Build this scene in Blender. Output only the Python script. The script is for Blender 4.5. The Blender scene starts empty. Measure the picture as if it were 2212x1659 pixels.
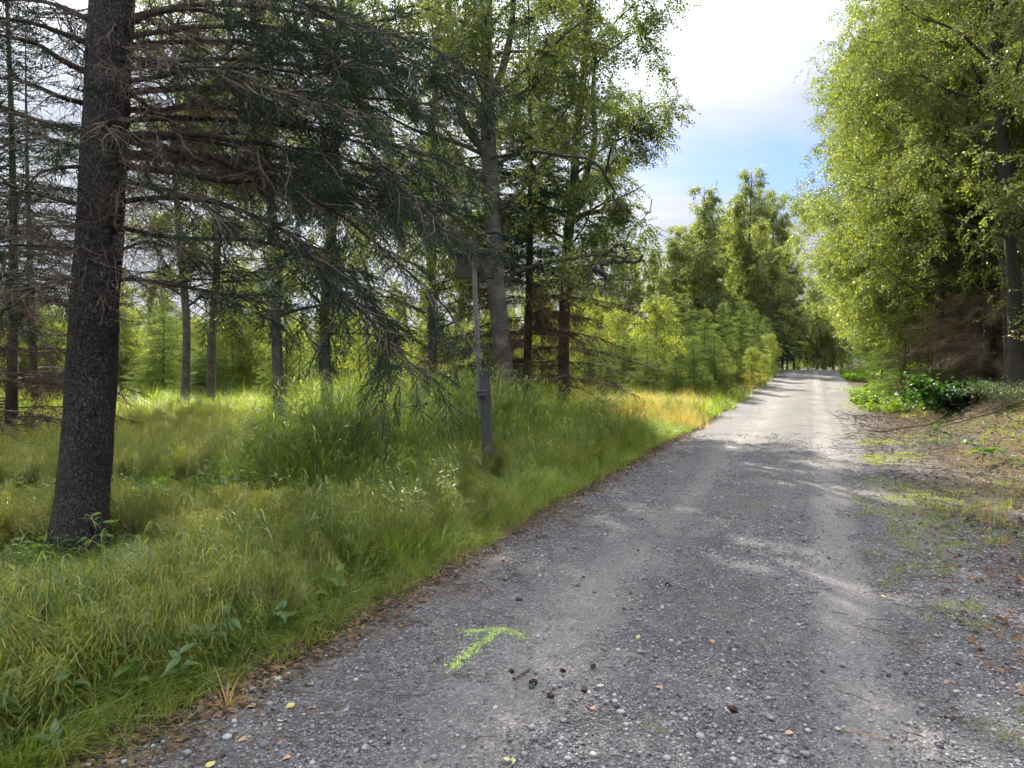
import bpy, math, random
import numpy as np
from mathutils import Vector
R = math.radians
rng = np.random.default_rng(7)
random.seed(7)
sc = bpy.context.scene
col = sc.collection

# ------------------------------------------------------------------ camera
FPX = 769.5            # focal length in pixels of a 1024 wide picture
PITCH = R(-1.53)
CAMZ = 1.6
cam = bpy.data.objects.new('camera', bpy.data.cameras.new('camera'))
col.objects.link(cam)
cam.location = (0, 0, CAMZ)
cam.rotation_euler = (R(90) + PITCH, 0, 0)
cam.data.sensor_width = 36
cam.data.lens = 36 * FPX / 1024
cam.data.clip_end = 6000
cam.data.clip_start = 0.05
sc.camera = cam

# ------------------------------------------------------------------ sky and sun
SUN_AZ = R(-11)         # measured from +Y towards +X
SUN_EL = R(37)
SUN_DIR = (math.sin(SUN_AZ) * math.cos(SUN_EL), math.cos(SUN_AZ) * math.cos(SUN_EL), math.sin(SUN_EL))
world = bpy.data.worlds.new('World')
sc.world = world
world.use_nodes = True
nt = world.node_tree
nt.nodes.clear()
def N(tree, typ, **kw):
    n = tree.nodes.new(typ)
    for k, v in kw.items():
        setattr(n, k, v)
    return n
def sky_nodes():
    L = nt.links.new
    sky = N(nt, 'ShaderNodeTexSky')
    sky.sky_type = 'NISHITA'
    sky.sun_disc = False
    sky.sun_elevation = SUN_EL
    sky.sun_rotation = SUN_AZ
    sky.air_density = 1.0; sky.dust_density = 0.3; sky.ozone_density = 2.5
    tc = N(nt, 'ShaderNodeTexCoord')
    sep = N(nt, 'ShaderNodeSeparateXYZ')
    L(tc.outputs['Generated'], sep.inputs[0])
    def m(op, a, b=None, c=None):
        n = N(nt, 'ShaderNodeMath', operation=op)
        for i, v in enumerate((a, b, c)):
            if v is None: continue
            if isinstance(v, (int, float)): n.inputs[i].default_value = v
            else: L(v, n.inputs[i])
        return n.outputs[0]
    zz = m('MAXIMUM', sep.outputs[2], 0.0)
    den = m('ADD', zz, 0.12)
    cx = m('DIVIDE', sep.outputs[0], den)
    cy = m('DIVIDE', sep.outputs[1], den)
    comb = N(nt, 'ShaderNodeCombineXYZ')
    L(cx, comb.inputs[0]); L(cy, comb.inputs[1])
    n1 = N(nt, 'ShaderNodeTexNoise'); n1.inputs['Scale'].default_value = 0.9
    n1.inputs['Detail'].default_value = 8; n1.inputs['Roughness'].default_value = 0.55
    n1.inputs['Distortion'].default_value = 0.6
    L(comb.outputs[0], n1.inputs['Vector'])
    # sheet of thin cloud that thins out in a band low over the horizon
    band = m('MULTIPLY', m('SUBTRACT', zz, 0.238), 19.0)
    band = m('MULTIPLY', band, band)
    band = m('POWER', 2.718, m('MULTIPLY', band, -1.0))          # 1 inside the band
    fac = m('ADD', m('MULTIPLY', n1.outputs['Fac'], 2.0), 0.18)
    dt = N(nt, 'ShaderNodeVectorMath', operation='DOT_PRODUCT')
    L(tc.outputs['Generated'], dt.inputs[0]); dt.inputs[1].default_value = tuple(SUN_DIR)
    glow = m('POWER', m('MAXIMUM', dt.outputs['Value'], 0.0), 7.0)
    band = m('MULTIPLY', band, m('MAXIMUM', m('SUBTRACT', 1.0, m('MULTIPLY', glow, 1.35)), 0.0))
    side = m('MINIMUM', m('MAXIMUM', m('ADD', m('MULTIPLY', sep.outputs[0], 4.0), 0.1), 0.0), 1.0)   # the opening lies to the right of the view
    fac = m('SUBTRACT', fac, m('MULTIPLY', m('MULTIPLY', band, side), 1.42))
    cl = N(nt, 'ShaderNodeClamp'); L(fac, cl.inputs[0])
    # soft light and dark in the cloud sheet
    n2 = N(nt, 'ShaderNodeTexNoise'); n2.inputs['Scale'].default_value = 1.3
    n2.inputs['Detail'].default_value = 5
    mp = N(nt, 'ShaderNodeMapping'); mp.inputs['Location'].default_value = (3.1, 7.7, 0)
    mp.inputs['Scale'].default_value = (0.5, 1.5, 1)
    L(comb.outputs[0], mp.inputs[0]); L(mp.outputs[0], n2.inputs['Vector'])
    ramp = N(nt, 'ShaderNodeValToRGB')
    ramp.color_ramp.elements[0].position = 0.33
    ramp.color_ramp.elements[0].color = (3.2, 3.5, 4.2, 1)
    ramp.color_ramp.elements[1].position = 0.66
    ramp.color_ramp.elements[1].color = (5.2, 5.25, 5.5, 1)
    L(n2.outputs['Fac'], ramp.inputs[0])
    # the thin sheet glows more towards the sun and overhead
    up = m('MULTIPLY', m('MINIMUM', m('MAXIMUM', m('MULTIPLY', m('SUBTRACT', zz, 0.30), 3.2), 0.0), 1.0), 1.0)
    gain = m('ADD', m('ADD', m('MULTIPLY', glow, .95), m('MULTIPLY', up, 1.35)), 0.36)
    cs = N(nt, 'ShaderNodeVectorMath', operation='SCALE')
    L(ramp.outputs[0], cs.inputs[0]); L(gain, cs.inputs['Scale'])
    mix = N(nt, 'ShaderNodeMix', data_type='RGBA')
    L(cl.outputs[0], mix.inputs['Factor'])
    tint = N(nt, 'ShaderNodeVectorMath', operation='MULTIPLY'); L(sky.outputs[0], tint.inputs[0]); tint.inputs[1].default_value = (.42, .47, .84)
    L(tint.outputs[0], mix.inputs['A']); L(cs.outputs[0], mix.inputs['B'])
    bg = N(nt, 'ShaderNodeBackground')
    bg.inputs['Strength'].default_value = 0.1
    L(mix.outputs['Result'], bg.inputs['Color'])
    out = N(nt, 'ShaderNodeOutputWorld')
    L(bg.outputs[0], out.inputs['Surface'])
sky_nodes()
sd = bpy.data.lights.new('sun', 'SUN')
sd.energy = 5.0
sd.angle = R(0.6)
sd.color = (1.0, 0.93, 0.80)
sun = bpy.data.objects.new('sun', sd)
col.objects.link(sun)
_d = Vector((math.sin(SUN_AZ) * math.cos(SUN_EL), math.cos(SUN_AZ) * math.cos(SUN_EL), math.sin(SUN_EL)))
sun.rotation_euler = _d.to_track_quat('Z', 'Y').to_euler()
sun.location = (0, 0, 60)
sc.view_settings.view_transform = 'Standard'
sc.view_settings.look = 'None'
sc.view_settings.gamma = 1
sc.view_settings.use_curve_mapping = False
sc.view_settings.exposure = 1.6
sc.render.engine = 'CYCLES'
sc.cycles.max_bounces = 5
sc.cycles.use_adaptive_sampling = True
sc.cycles.adaptive_threshold = 0.08
sc.cycles.adaptive_min_samples = 16
sc.cycles.transparent_max_bounces = 4
sc.cycles.diffuse_bounces = 3
sc.cycles.transmission_bounces = 4
sc.cycles.glossy_bounces = 2
sc.cycles.sample_clamp_indirect = 6

# ------------------------------------------------------------------ numbers
def sstep(a, b, x):
    t = np.clip((x - a) / (b - a), 0, 1)
    return t * t * (3 - 2 * t)
_w = np.random.default_rng(3)
_K = [(_w.normal(size=3) * f, _w.uniform(0, 6.28), 1 / f ** 0.8) for f in (0.35, .35, .5, .7, 1, 1, 1.5, 2.1, 3, 3, 4.3, 6)]
def wav(x, y, z=0.0, s=1.0):
    """cheap smooth noise, about -1..1"""
    v = 0
    for k, p, a in _K:
        v = v + a * np.sin(k[0] * x * s + k[1] * y * s + k[2] * z * s + p + 0.7 * np.sin(k[1] * x * s * .6 - k[0] * y * s * .6))
    return v / 5.0
W = 3.65
def Wd(y): return W + .95 * sstep(7, 50, y)
def road_left(y): return -2.75 + 0.39 * y
def road_z(y): return 1.0 * sstep(14, 72, y) * 1.0 - 0.012 * np.maximum(y - 72, 0)
def terrain(x, y):
    x = np.asarray(x, float); y = np.asarray(y, float)
    u = x - road_left(y)
    z = road_z(y)
    # verge drops a little then rolls
    lf = sstep(0.1, 1.6, -u)
    z = z + lf * (-0.04 + 0.07 * wav(x, y, 0, .5)) + 0.02 * lf * wav(x, y, 3, 2.2)
    z = z + 0.32 * np.exp(-(((x + .3) / 2.6) ** 2 + ((y - 15.2) / 2.6) ** 2))
    z = z + 0.22 * np.exp(-(((x + 3.0) / 1.9) ** 2 + ((y - 11.8) / 1.6) ** 2))
    z = z + 0.03 * np.maximum(0, -u - 12) * 0.3
    # bank on the right
    v = u - Wd(y)
    g = sstep(7, 12, y)
    z = z + g * 0.85 * sstep(1.2, 3.8, v) + (1 - g) * 0.25 * sstep(1.2, 5, v)
    z = z + sstep(.4, 2, v) * (0.07 * wav(x, y, 5, 1.3) + .03 * wav(x, y, 8, 4))
    return z
cp, sp_ = math.cos(PITCH), math.sin(PITCH)
def ray(px, py):
    """2212 wide picture coordinates -> direction with unit y"""
    k = 1024 / 2212
    a = (px * k - 512) / FPX
    b = (384 - py * k) / FPX
    dy = cp - b * sp_
    dz = sp_ + b * cp
    return a / dy, dz / dy
def at(px, py, Y):
    a, b = ray(px, py)
    return np.array([a * Y, Y, CAMZ + b * Y])
_YS = np.geomspace(.6, 150, 9000)
def surf(x, y):
    x = np.asarray(x, float); y = np.asarray(y, float); u = x - road_left(y)
    f = np.clip(u / Wd(y), 0, 1)
    wl, wr = edge_wobble(y)
    return np.where((u > -.1) & (u < Wd(y) + .2), fz_road(x, y, u - wl * (1 - f) - (wr + Wd(y) - W) * f), terrain(x, y))
def edge_wobble(y):
    y = np.asarray(y, float)
    return .13 * wav(y, 0 * y, 1, 1.2) + .05 * wav(y, 0 * y, 2, 5), .25 * wav(y, 0 * y, 7, .8) + .08 * wav(y, 0 * y, 4, 4)
def fz_road(X, Y, U):
    edge = np.minimum(U + .12, W + .35 - U)
    z = terrain(X, Y) + .012 * sstep(0, .35, edge) - .014
    ruts = np.exp(-((U - 1.28) / .26) ** 2) + np.exp(-((U - 3.0) / .26) ** 2)
    return z + sstep(0, .5, edge) * (-.030 * ruts + .018 * np.exp(-((U - 2.15) / .4) ** 2) + .008 * wav(X, Y, 0, 2.5) + .006) + .010
def hit(px, py):
    a, b = ray(px, py)
    d = CAMZ + b * _YS - surf(a * _YS, _YS)
    Y = _YS[int(np.argmax(d <= 0))]
    return np.array([a * Y, Y, float(surf(a * Y, Y))])

# ------------------------------------------------------------------ materials
def mat(name):
    m = bpy.data.materials.new(name)
    m.use_nodes = True
    m.node_tree.nodes.clear()
    return m
def mixc(t, L, f, a, b, blend='MIX'):
    n = N(t, 'ShaderNodeMix', data_type='RGBA', blend_type=blend)
    for s, v in (('Factor', f), ('A', a), ('B', b)):
        if hasattr(v, 'links') or isinstance(v, bpy.types.NodeSocket): L(v, n.inputs[s])
        elif isinstance(v, (int, float)): n.inputs[s].default_value = v
        else: n.inputs[s].default_value = (*v, 1)
    return n.outputs['Result']
def mth(t, L, op, a, b=None, clamp=False):
    n = N(t, 'ShaderNodeMath', operation=op); n.use_clamp = clamp
    for i, v in enumerate((a, b)):
        if v is None: continue
        if isinstance(v, (int, float)): n.inputs[i].default_value = v
        else: L(v, n.inputs[i])
    return n.outputs[0]
def noise(t, L, vec, scale, detail=4, rough=.55, dist=0):
    n = N(t, 'ShaderNodeTexNoise')
    n.inputs['Scale'].default_value = scale; n.inputs['Detail'].default_value = detail
    n.inputs['Roughness'].default_value = rough; n.inputs['Distortion'].default_value = dist
    if vec is not None: L(vec, n.inputs['Vector'])
    return n.outputs['Fac']
def rmp(t, L, f, stops):
    n = N(t, 'ShaderNodeValToRGB')
    e = n.color_ramp.elements
    while len(e) < len(stops): e.new(0.5)
    for i, (p, c) in enumerate(stops):
        e[i].position = p
        e[i].color = (*c, 1) if not isinstance(c, (int, float)) else (c, c, c, 1)
    L(f, n.inputs[0])
    return n.outputs[0]
def leaf_mat(name, c1, c2, c3=None, trans=0.5, tcol=(1.7, 1.65, .5), gloss=.12, rough=.45, nscale=.5, rare=None):
    m = mat(name); t = m.node_tree; L = t.links.new
    geo = N(t, 'ShaderNodeNewGeometry')
    oi = N(t, 'ShaderNodeObjectInfo')
    nz = noise(t, L, geo.outputs['Position'], nscale, 3)
    f = mth(t, L, 'ADD', mth(t, L, 'MULTIPLY', nz, 1.1), mth(t, L, 'MULTIPLY', oi.outputs['Random'], .6))
    f = mth(t, L, 'SUBTRACT', f, .35, True)
    c = mixc(t, L, f, c1, c2)
    isl = geo.outputs['Random Per Island']
    if c3: c = mixc(t, L, mth(t, L, 'GREATER_THAN', isl, .80), c, c3)
    if rare: c = mixc(t, L, mth(t, L, 'GREATER_THAN', isl, rare[0]), c, rare[1])
    v = mth(t, L, 'ADD', mth(t, L, 'MULTIPLY', isl, .55), .72)
    c = mixc(t, L, 1.0, c, v, 'MULTIPLY')
    tc = mixc(t, L, 1.0, c, tcol, 'MULTIPLY')
    dif = N(t, 'ShaderNodeBsdfDiffuse'); L(c, dif.inputs['Color'])
    tr = N(t, 'ShaderNodeBsdfTranslucent'); L(tc, tr.inputs['Color'])
    mx = N(t, 'ShaderNodeMixShader'); mx.inputs[0].default_value = trans
    L(dif.outputs[0], mx.inputs[1]); L(tr.outputs[0], mx.inputs[2])
    gl = N(t, 'ShaderNodeBsdfGlossy'); gl.inputs['Roughness'].default_value = rough
    gl.inputs['Color'].default_value = (.8, .8, .8, 1)
    m2 = N(t, 'ShaderNodeMixShader'); m2.inputs[0].default_value = gloss
    L(mx.outputs[0], m2.inputs[1]); L(gl.outputs[0], m2.inputs[2])
    o = N(t, 'ShaderNodeOutputMaterial'); L(m2.outputs[0], o.inputs[0])
    return m
def bark_mat(name, c1, c2, c3, scale=30, stretch=.25, bump=.6, patch=None, rough=.9, edge=.4):
    m = mat(name); t = m.node_tree; L = t.links.new
    tc = N(t, 'ShaderNodeTexCoord')
    mp = N(t, 'ShaderNodeMapping'); mp.inputs['Scale'].default_value = (1, 1, stretch)
    L(tc.outputs['Object'], mp.inputs[0])
    vo = N(t, 'ShaderNodeTexVoronoi'); vo.inputs['Scale'].default_value = scale
    vo.feature = 'DISTANCE_TO_EDGE'
    nz = noise(t, L, mp.outputs[0], scale * .6, 8, .65)
    wv = N(t, 'ShaderNodeVectorMath', operation='ADD')
    L(mp.outputs[0], wv.inputs[0])
    nn = N(t, 'ShaderNodeTexNoise'); nn.inputs['Scale'].default_value = scale * .5
    L(mp.outputs[0], nn.inputs['Vector'])
    sc_ = N(t, 'ShaderNodeVectorMath', operation='SCALE'); sc_.inputs['Scale'].default_value = .06
    L(nn.outputs['Color'], sc_.inputs[0]); L(sc_.outputs[0], wv.inputs[1])
    L(wv.outputs[0], vo.inputs['Vector'])
    ed = rmp(t, L, vo.outputs['Distance'], [(0, 0), (.18, 1)])
    big = noise(t, L, tc.outputs['Object'], 3.0, 4)
    c = mixc(t, L, nz, c1, c2)
    c = mixc(t, L, rmp(t, L, big, [(.45, 0), (.62, 1)]), c, c3)
    c = mixc(t, L, rmp(t, L, ed, [(0, edge), (1, 0)]), c, tuple(v * .35 for v in c1))
    if patch:
        pn = noise(t, L, mp.outputs[0], patch[1], 6, .65)
        c = mixc(t, L, rmp(t, L, pn, [(patch[2], 0), (patch[2] + .05, 1)]), c, patch[0])
    fl = noise(t, L, tc.outputs['Object'], scale * 1.6, 3, .7)
    c = mixc(t, L, rmp(t, L, fl, [(.60, 0), (.68, .6)]), c, tuple(min(1, v * 1.5) for v in c2))
    b = N(t, 'ShaderNodeBump'); b.inputs['Strength'].default_value = bump; b.inputs['Distance'].default_value = .022
    L(mth(t, L, 'ADD', mth(t, L, 'MULTIPLY', nz, 1.4), ed), b.inputs['Height'])
    p = N(t, 'ShaderNodeBsdfPrincipled'); p.inputs['Roughness'].default_value = rough
    p.inputs['Specular IOR Level'].default_value = .25
    L(c, p.inputs['Base Color']); L(b.outputs[0], p.inputs['Normal'])
    o = N(t, 'ShaderNodeOutputMaterial'); L(p.outputs[0], o.inputs[0])
    return m
def birch_bark():
    m = mat('birch_bark'); t = m.node_tree; L = t.links.new
    tc = N(t, 'ShaderNodeTexCoord')
    mp = N(t, 'ShaderNodeMapping'); mp.inputs['Scale'].default_value = (2, 2, 14)
    L(tc.outputs['Object'], mp.inputs[0])
    st = noise(t, L, mp.outputs[0], 2.4, 6, .6)
    big = noise(t, L, tc.outputs['Object'], 2.2, 5, .65)
    fine = noise(t, L, tc.outputs['Object'], 22, 5, .6)
    c = mixc(t, L, st, (.24, .215, .19), (.10, .088, .075))
    c = mixc(t, L, rmp(t, L, st, [(.55, 0), (.64, 1)]), c, (.06, .05, .045))
    c = mixc(t, L, rmp(t, L, big, [(.44, 0), (.56, 1)]), c, (.06, .05, .042))
    c = mixc(t, L, rmp(t, L, fine, [(.35, .7), (.6, 0)]), c, (.11, .10, .07))
    b = N(t, 'ShaderNodeBump'); b.inputs['Strength'].default_value = .7; b.inputs['Distance'].default_value = .01
    L(mth(t, L, 'ADD', st, fine), b.inputs['Height'])
    p = N(t, 'ShaderNodeBsdfPrincipled'); p.inputs['Roughness'].default_value = .75
    L(c, p.inputs['Base Color']); L(b.outputs[0], p.inputs['Normal'])
    o = N(t, 'ShaderNodeOutputMaterial'); L(p.outputs[0], o.inputs[0])
    return m
def simple(name, c1, c2, scale=8, rough=.85, bump=.3, dist=.01, stretch=(1, 1, 1), trans=0, spec=.3, isl=False):
    m = mat(name); t = m.node_tree; L = t.links.new
    tc = N(t, 'ShaderNodeTexCoord')
    mp = N(t, 'ShaderNodeMapping'); mp.inputs['Scale'].default_value = stretch
    L(tc.outputs['Object'], mp.inputs[0])
    nz = noise(t, L, mp.outputs[0], scale, 6, .6)
    oi = N(t, 'ShaderNodeObjectInfo')
    geo = N(t, 'ShaderNodeNewGeometry')
    rnd = geo.outputs['Random Per Island'] if isl else oi.outputs['Random']
    f = mth(t, L, 'ADD', mth(t, L, 'MULTIPLY', nz, .9), mth(t, L, 'MULTIPLY', mth(t, L, 'SUBTRACT', rnd, .5), .9), True)
    c = mixc(t, L, f, c1, c2)
    b = N(t, 'ShaderNodeBump'); b.inputs['Strength'].default_value = bump; b.inputs['Distance'].default_value = dist
    L(nz, b.inputs['Height'])
    p = N(t, 'ShaderNodeBsdfPrincipled'); p.inputs['Roughness'].default_value = rough
    p.inputs['Specular IOR Level'].default_value = spec
    L(c, p.inputs['Base Color']); L(b.outputs[0], p.inputs['Normal'])
    o = N(t, 'ShaderNodeOutputMaterial')
    if trans:
        tr = N(t, 'ShaderNodeBsdfTranslucent'); L(c, tr.inputs['Color'])
        mx = N(t, 'ShaderNodeMixShader'); mx.inputs[0].default_value = trans
        L(p.outputs[0], mx.inputs[1]); L(tr.outputs[0], mx.inputs[2]); L(mx.outputs[0], o.inputs[0])
    else: L(p.outputs[0], o.inputs[0])
    return m

M = {}
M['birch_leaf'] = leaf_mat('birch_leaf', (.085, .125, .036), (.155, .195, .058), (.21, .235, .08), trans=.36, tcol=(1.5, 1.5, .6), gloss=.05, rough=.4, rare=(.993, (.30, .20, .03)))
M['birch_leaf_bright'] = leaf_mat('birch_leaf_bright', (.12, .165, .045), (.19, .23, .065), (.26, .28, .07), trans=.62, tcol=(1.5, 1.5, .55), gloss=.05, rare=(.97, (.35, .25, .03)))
M['sunny_leaf'] = leaf_mat('sunny_leaf', (.105, .155, .036), (.185, .23, .055), (.25, .28, .08), trans=.46, tcol=(1.5, 1.5, .55), gloss=.07, rough=.4, rare=(.99, (.34, .24, .04)))  # brighter copy of birch_leaf; sunlight on the right row is in the colour
M['far_leaf'] = leaf_mat('far_leaf', (.12, .16, .050), (.19, .22, .07), (.23, .25, .08), trans=.58, tcol=(1.5, 1.5, .7), gloss=.06)  # paler copy of birch_leaf; distance haze is put into the colour
M['needle'] = leaf_mat('needle', (.018, .042, .026), (.036, .066, .042), trans=.15, tcol=(1.2, 1.4, .8), gloss=.03, rough=.5)
M['needle_young'] = leaf_mat('needle_young', (.095, .135, .050), (.155, .19, .070), trans=.45, tcol=(1.5, 1.6, .7), gloss=.03, rough=.5)
M['grass'] = leaf_mat('grass', (.10, .165, .026), (.20, .265, .048), (.30, .31, .11), trans=.58, tcol=(1.75, 1.75, .5), gloss=.05, rough=.4, nscale=.9)
M['tall_grass'] = leaf_mat('tall_grass', (.09, .165, .024), (.17, .24, .04), (.26, .27, .10), trans=.58, tcol=(1.7, 1.7, .5), gloss=.05, rough=.4, nscale=.4)
M['gold_grass'] = leaf_mat('gold_grass', (.46, .30, .11), (.52, .42, .14), (.34, .36, .08), trans=.5, tcol=(1.3, 1.1, .7), gloss=.05)
M['horsetail'] = leaf_mat('horsetail', (.13, .19, .03), (.22, .25, .05), (.30, .25, .06), trans=.45, tcol=(1.5, 1.4, .5), gloss=.04, nscale=.6)
M['weed'] = leaf_mat('weed', (.06, .13, .03), (.12, .20, .05), trans=.4, tcol=(1.6, 1.7, .5), gloss=.05, rough=.4)
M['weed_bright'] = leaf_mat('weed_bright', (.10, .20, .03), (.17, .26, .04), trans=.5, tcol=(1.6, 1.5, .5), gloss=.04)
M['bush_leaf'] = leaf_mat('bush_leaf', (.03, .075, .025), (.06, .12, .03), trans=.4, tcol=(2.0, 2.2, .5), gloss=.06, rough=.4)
M['shrub_leaf'] = leaf_mat('shrub_leaf', (.06, .10, .045), (.10, .14, .07), trans=.3, gloss=.05)
M['spruce_bark'] = bark_mat('spruce_bark', (.020, .018, .018), (.15, .135, .125), (.06, .05, .044), 38, .55, 1.0, edge=.45, patch=((.018, .015, .014), 9, .60))
M['dark_bark'] = bark_mat('dark_bark', (.045, .04, .035), (.11, .095, .08), (.07, .065, .05), 26, .3, .7)
M['limb_bark'] = bark_mat('limb_bark', (.035, .030, .027), (.085, .072, .062), (.06, .05, .04), 40, 1, .6)
M['birch_bark'] = birch_bark()
M['dead_twig'] = simple('dead_twig', (.085, .06, .048), (.21, .16, .13), 3, .9)
M['brown_twig'] = simple('brown_twig', (.085, .05, .033), (.18, .115, .075), 3, .9)
M['lifted_twig'] = simple('lifted_twig', (.18, .13, .09), (.36, .28, .20), 3, .9)  # paler copy of brown_twig; colour raised to lift the shaded right bank twigs
M['lichen'] = simple('lichen', (.13, .11, .09), (.26, .22, .17), 6, .95, trans=.3)
M['old_wood'] = simple('old_wood', (.02, .02, .021), (.20, .19, .18), 4, .85, 1.0, .012, (16, 16, .9))
M['old_wood_dark'] = simple('old_wood_dark', (.012, .012, .014), (.17, .16, .15), 4, .85, 1.0, .012, (16, 16, .9))
M['box_wood'] = simple('box_wood', (.04, .036, .03), (.10, .092, .08), 6, .85, .5, .004, (2, 14, 14))
M['wire'] = simple('wire', (.2, .2, .2), (.4, .4, .4), 8, .5)
M['paint'] = simple('paint', (.16, .22, .05), (.52, .66, .20), 40, .6, .3, isl=True)
M['cone'] = simple('cone', (.05, .03, .02), (.13, .08, .05), 60, .8, .5)
M['litter'] = simple('litter', (.10, .06, .04), (.30, .19, .11), 20, .85, .2, trans=.15)
M['stick'] = simple('stick', (.07, .05, .04), (.18, .13, .10), 30, .9)

def stone_mat(name, stops):
    m = mat(name); t = m.node_tree; L = t.links.new
    oi = N(t, 'ShaderNodeObjectInfo'); tc = N(t, 'ShaderNodeTexCoord')
    geo = N(t, 'ShaderNodeNewGeometry')
    c = rmp(t, L, geo.outputs['Random Per Island'] if name == 'pebble' else oi.outputs['Random'], stops)
    nz = noise(t, L, tc.outputs['Object'], 2.5, 5, .6)
    c = mixc(t, L, 1.0, c, mth(t, L, 'ADD', mth(t, L, 'MULTIPLY', nz, .5), .75), 'MULTIPLY')
    p = N(t, 'ShaderNodeBsdfPrincipled'); p.inputs['Roughness'].default_value = .7
    L(c, p.inputs['Base Color'])
    o = N(t, 'ShaderNodeOutputMaterial'); L(p.outputs[0], o.inputs[0])
    return m
M['pebble'] = stone_mat('pebble', [(0, (.07, .07, .075)), (.35, (.15, .15, .16)), (.7, (.24, .235, .24)), (.9, (.36, .34, .33)), (1, (.52, .49, .47))])
M['stone'] = stone_mat('stone', [(0, (.12, .12, .13)), (.4, (.25, .25, .26)), (.8, (.38, .38, .37)), (1, (.5, .46, .43))])

def u_of(t, L):
    geo = N(t, 'ShaderNodeNewGeometry')
    s = N(t, 'ShaderNodeSeparateXYZ'); L(geo.outputs['Position'], s.inputs[0])
    u = mth(t, L, 'ADD', mth(t, L, 'ADD', s.outputs[0], mth(t, L, 'MULTIPLY', s.outputs[1], -.39)), 2.75)
    return geo.outputs['Position'], u
def cells(t, L, vec, scale):
    v = N(t, 'ShaderNodeTexVoronoi'); v.inputs['Scale'].default_value = scale
    L(vec, v.inputs['Vector'])
    return v.outputs['Color'], v.outputs['Distance']
def gravel_color(t, L, pos):
    c1, d1 = cells(t, L, pos, 110)
    c2, d2 = cells(t, L, pos, 42)
    bw1 = N(t, 'ShaderNodeRGBToBW'); L(c1, bw1.inputs[0])
    bw2 = N(t, 'ShaderNodeRGBToBW'); L(c2, bw2.inputs[0])
    a = rmp(t, L, bw1.outputs[0], [(.15, (.042, .042, .047)), (.5, (.098, .097, .103)), (.75, (.185, .18, .182)), (.93, (.42, .40, .39))])
    b = rmp(t, L, bw2.outputs[0], [(.2, (.06, .06, .065)), (.55, (.13, .128, .132)), (.9, (.30, .29, .285))])
    f = rmp(t, L, noise(t, L, pos, 5, 4), [(.42, 0), (.6, 1)])
    c = mixc(t, L, mth(t, L, 'MULTIPLY', f, .6), a, b)
    h = mth(t, L, 'ADD', mth(t, L, 'MULTIPLY', d1, -1.0), mth(t, L, 'MULTIPLY', d2, -1.6))
    return c, h
def road_material():
    m = mat('gravel_road'); t = m.node_tree; L = t.links.new
    pos, u = u_of(t, L)
    c, h = gravel_color(t, L, pos)
    wob = mth(t, L, 'MULTIPLY', mth(t, L, 'SUBTRACT', noise(t, L, pos, .5, 2), .5), .5)
    uw = mth(t, L, 'ADD', u, wob)
    def bandf(cen, wid):
        d = mth(t, L, 'DIVIDE', mth(t, L, 'SUBTRACT', uw, cen), wid)
        return mth(t, L, 'POWER', 2.718, mth(t, L, 'MULTIPLY', mth(t, L, 'MULTIPLY', d, d), -1))
    tracks = mth(t, L, 'ADD', bandf(1.28, .27), bandf(3.0, .27), True)
    c = mixc(t, L, mth(t, L, 'MULTIPLY', tracks, .85), c, mixc(t, L, .5, mixc(t, L, 1.0, c, (1.6, 1.54, 1.48), 'MULTIPLY'), (.23, .22, .205)))
    c = mixc(t, L, mth(t, L, 'MULTIPLY', bandf(2.15, .4), .35), c, mixc(t, L, 1.0, c, (.6, .6, .62), 'MULTIPLY'))
    c = mixc(t, L, mth(t, L, 'MULTIPLY', mth(t, L, 'ADD', bandf(2.72, .06), bandf(3.30, .06), True), .5), c, mixc(t, L, 1.0, c, (.55, .55, .57), 'MULTIPLY'))
    # moss and fine plants in the middle strip and at the edges
    c = mixc(t, L, 1.0, c, (.86, .845, .82), 'MULTIPLY')
    mid = mth(t, L, 'ADD', bandf(2.15, .42), bandf(3.75, .45), True)
    mid = mth(t, L, 'ADD', mid, bandf(-.05, .35), True)
    pn = noise(t, L, pos, 1.7, 6, .7)
    fine = noise(t, L, pos, 60, 3, .6)
    mf = mth(t, L, 'MULTIPLY', rmp(t, L, pn, [(.50, 0), (.66, 1)]), mid)
    mf = mth(t, L, 'MULTIPLY', mf, rmp(t, L, fine, [(.38, 0), (.6, 1)]))
    c = mixc(t, L, mth(t, L, 'MULTIPLY', mf, .85), c, (.13, .12, .035))
    # dark damp soil spots and edges
    dn = noise(t, L, pos, .9, 6, .65)
    c = mixc(t, L, mth(t, L, 'MULTIPLY', rmp(t, L, dn, [(.35, 1), (.5, 0)]), .45), c, (.055, .05, .05))
    e = mth(t, L, 'MAXIMUM', bandf(-.25, .4), 0.0)
    c = mixc(t, L, mth(t, L, 'MULTIPLY', e, .6), c, (.07, .055, .042))
    # paler dry grit farther along
    bl = noise(t, L, pos, .35, 3)
    c = mixc(t, L, .6, c, mixc(t, L, 1.0, c, rmp(t, L, bl, [(.3, (.8, .8, .82)), (.7, (1.25, 1.22, 1.18))]), 'MULTIPLY'))
    b = N(t, 'ShaderNodeBump'); b.inputs['Strength'].default_value = .9; b.inputs['Distance'].default_value = .007
    L(h, b.inputs['Height'])
    b2 = N(t, 'ShaderNodeBump'); b2.inputs['Strength'].default_value = .6; b2.inputs['Distance'].default_value = .05
    L(noise(t, L, pos, 4, 5, .6), b2.inputs['Height']); L(b2.outputs[0], b.inputs['Normal'])
    p = N(t, 'ShaderNodeBsdfPrincipled'); p.inputs['Roughness'].default_value = .85
    L(c, p.inputs['Base Color']); L(b.outputs[0], p.inputs['Normal'])
    o = N(t, 'ShaderNodeOutputMaterial'); L(p.outputs[0], o.inputs[0])
    return m
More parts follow.
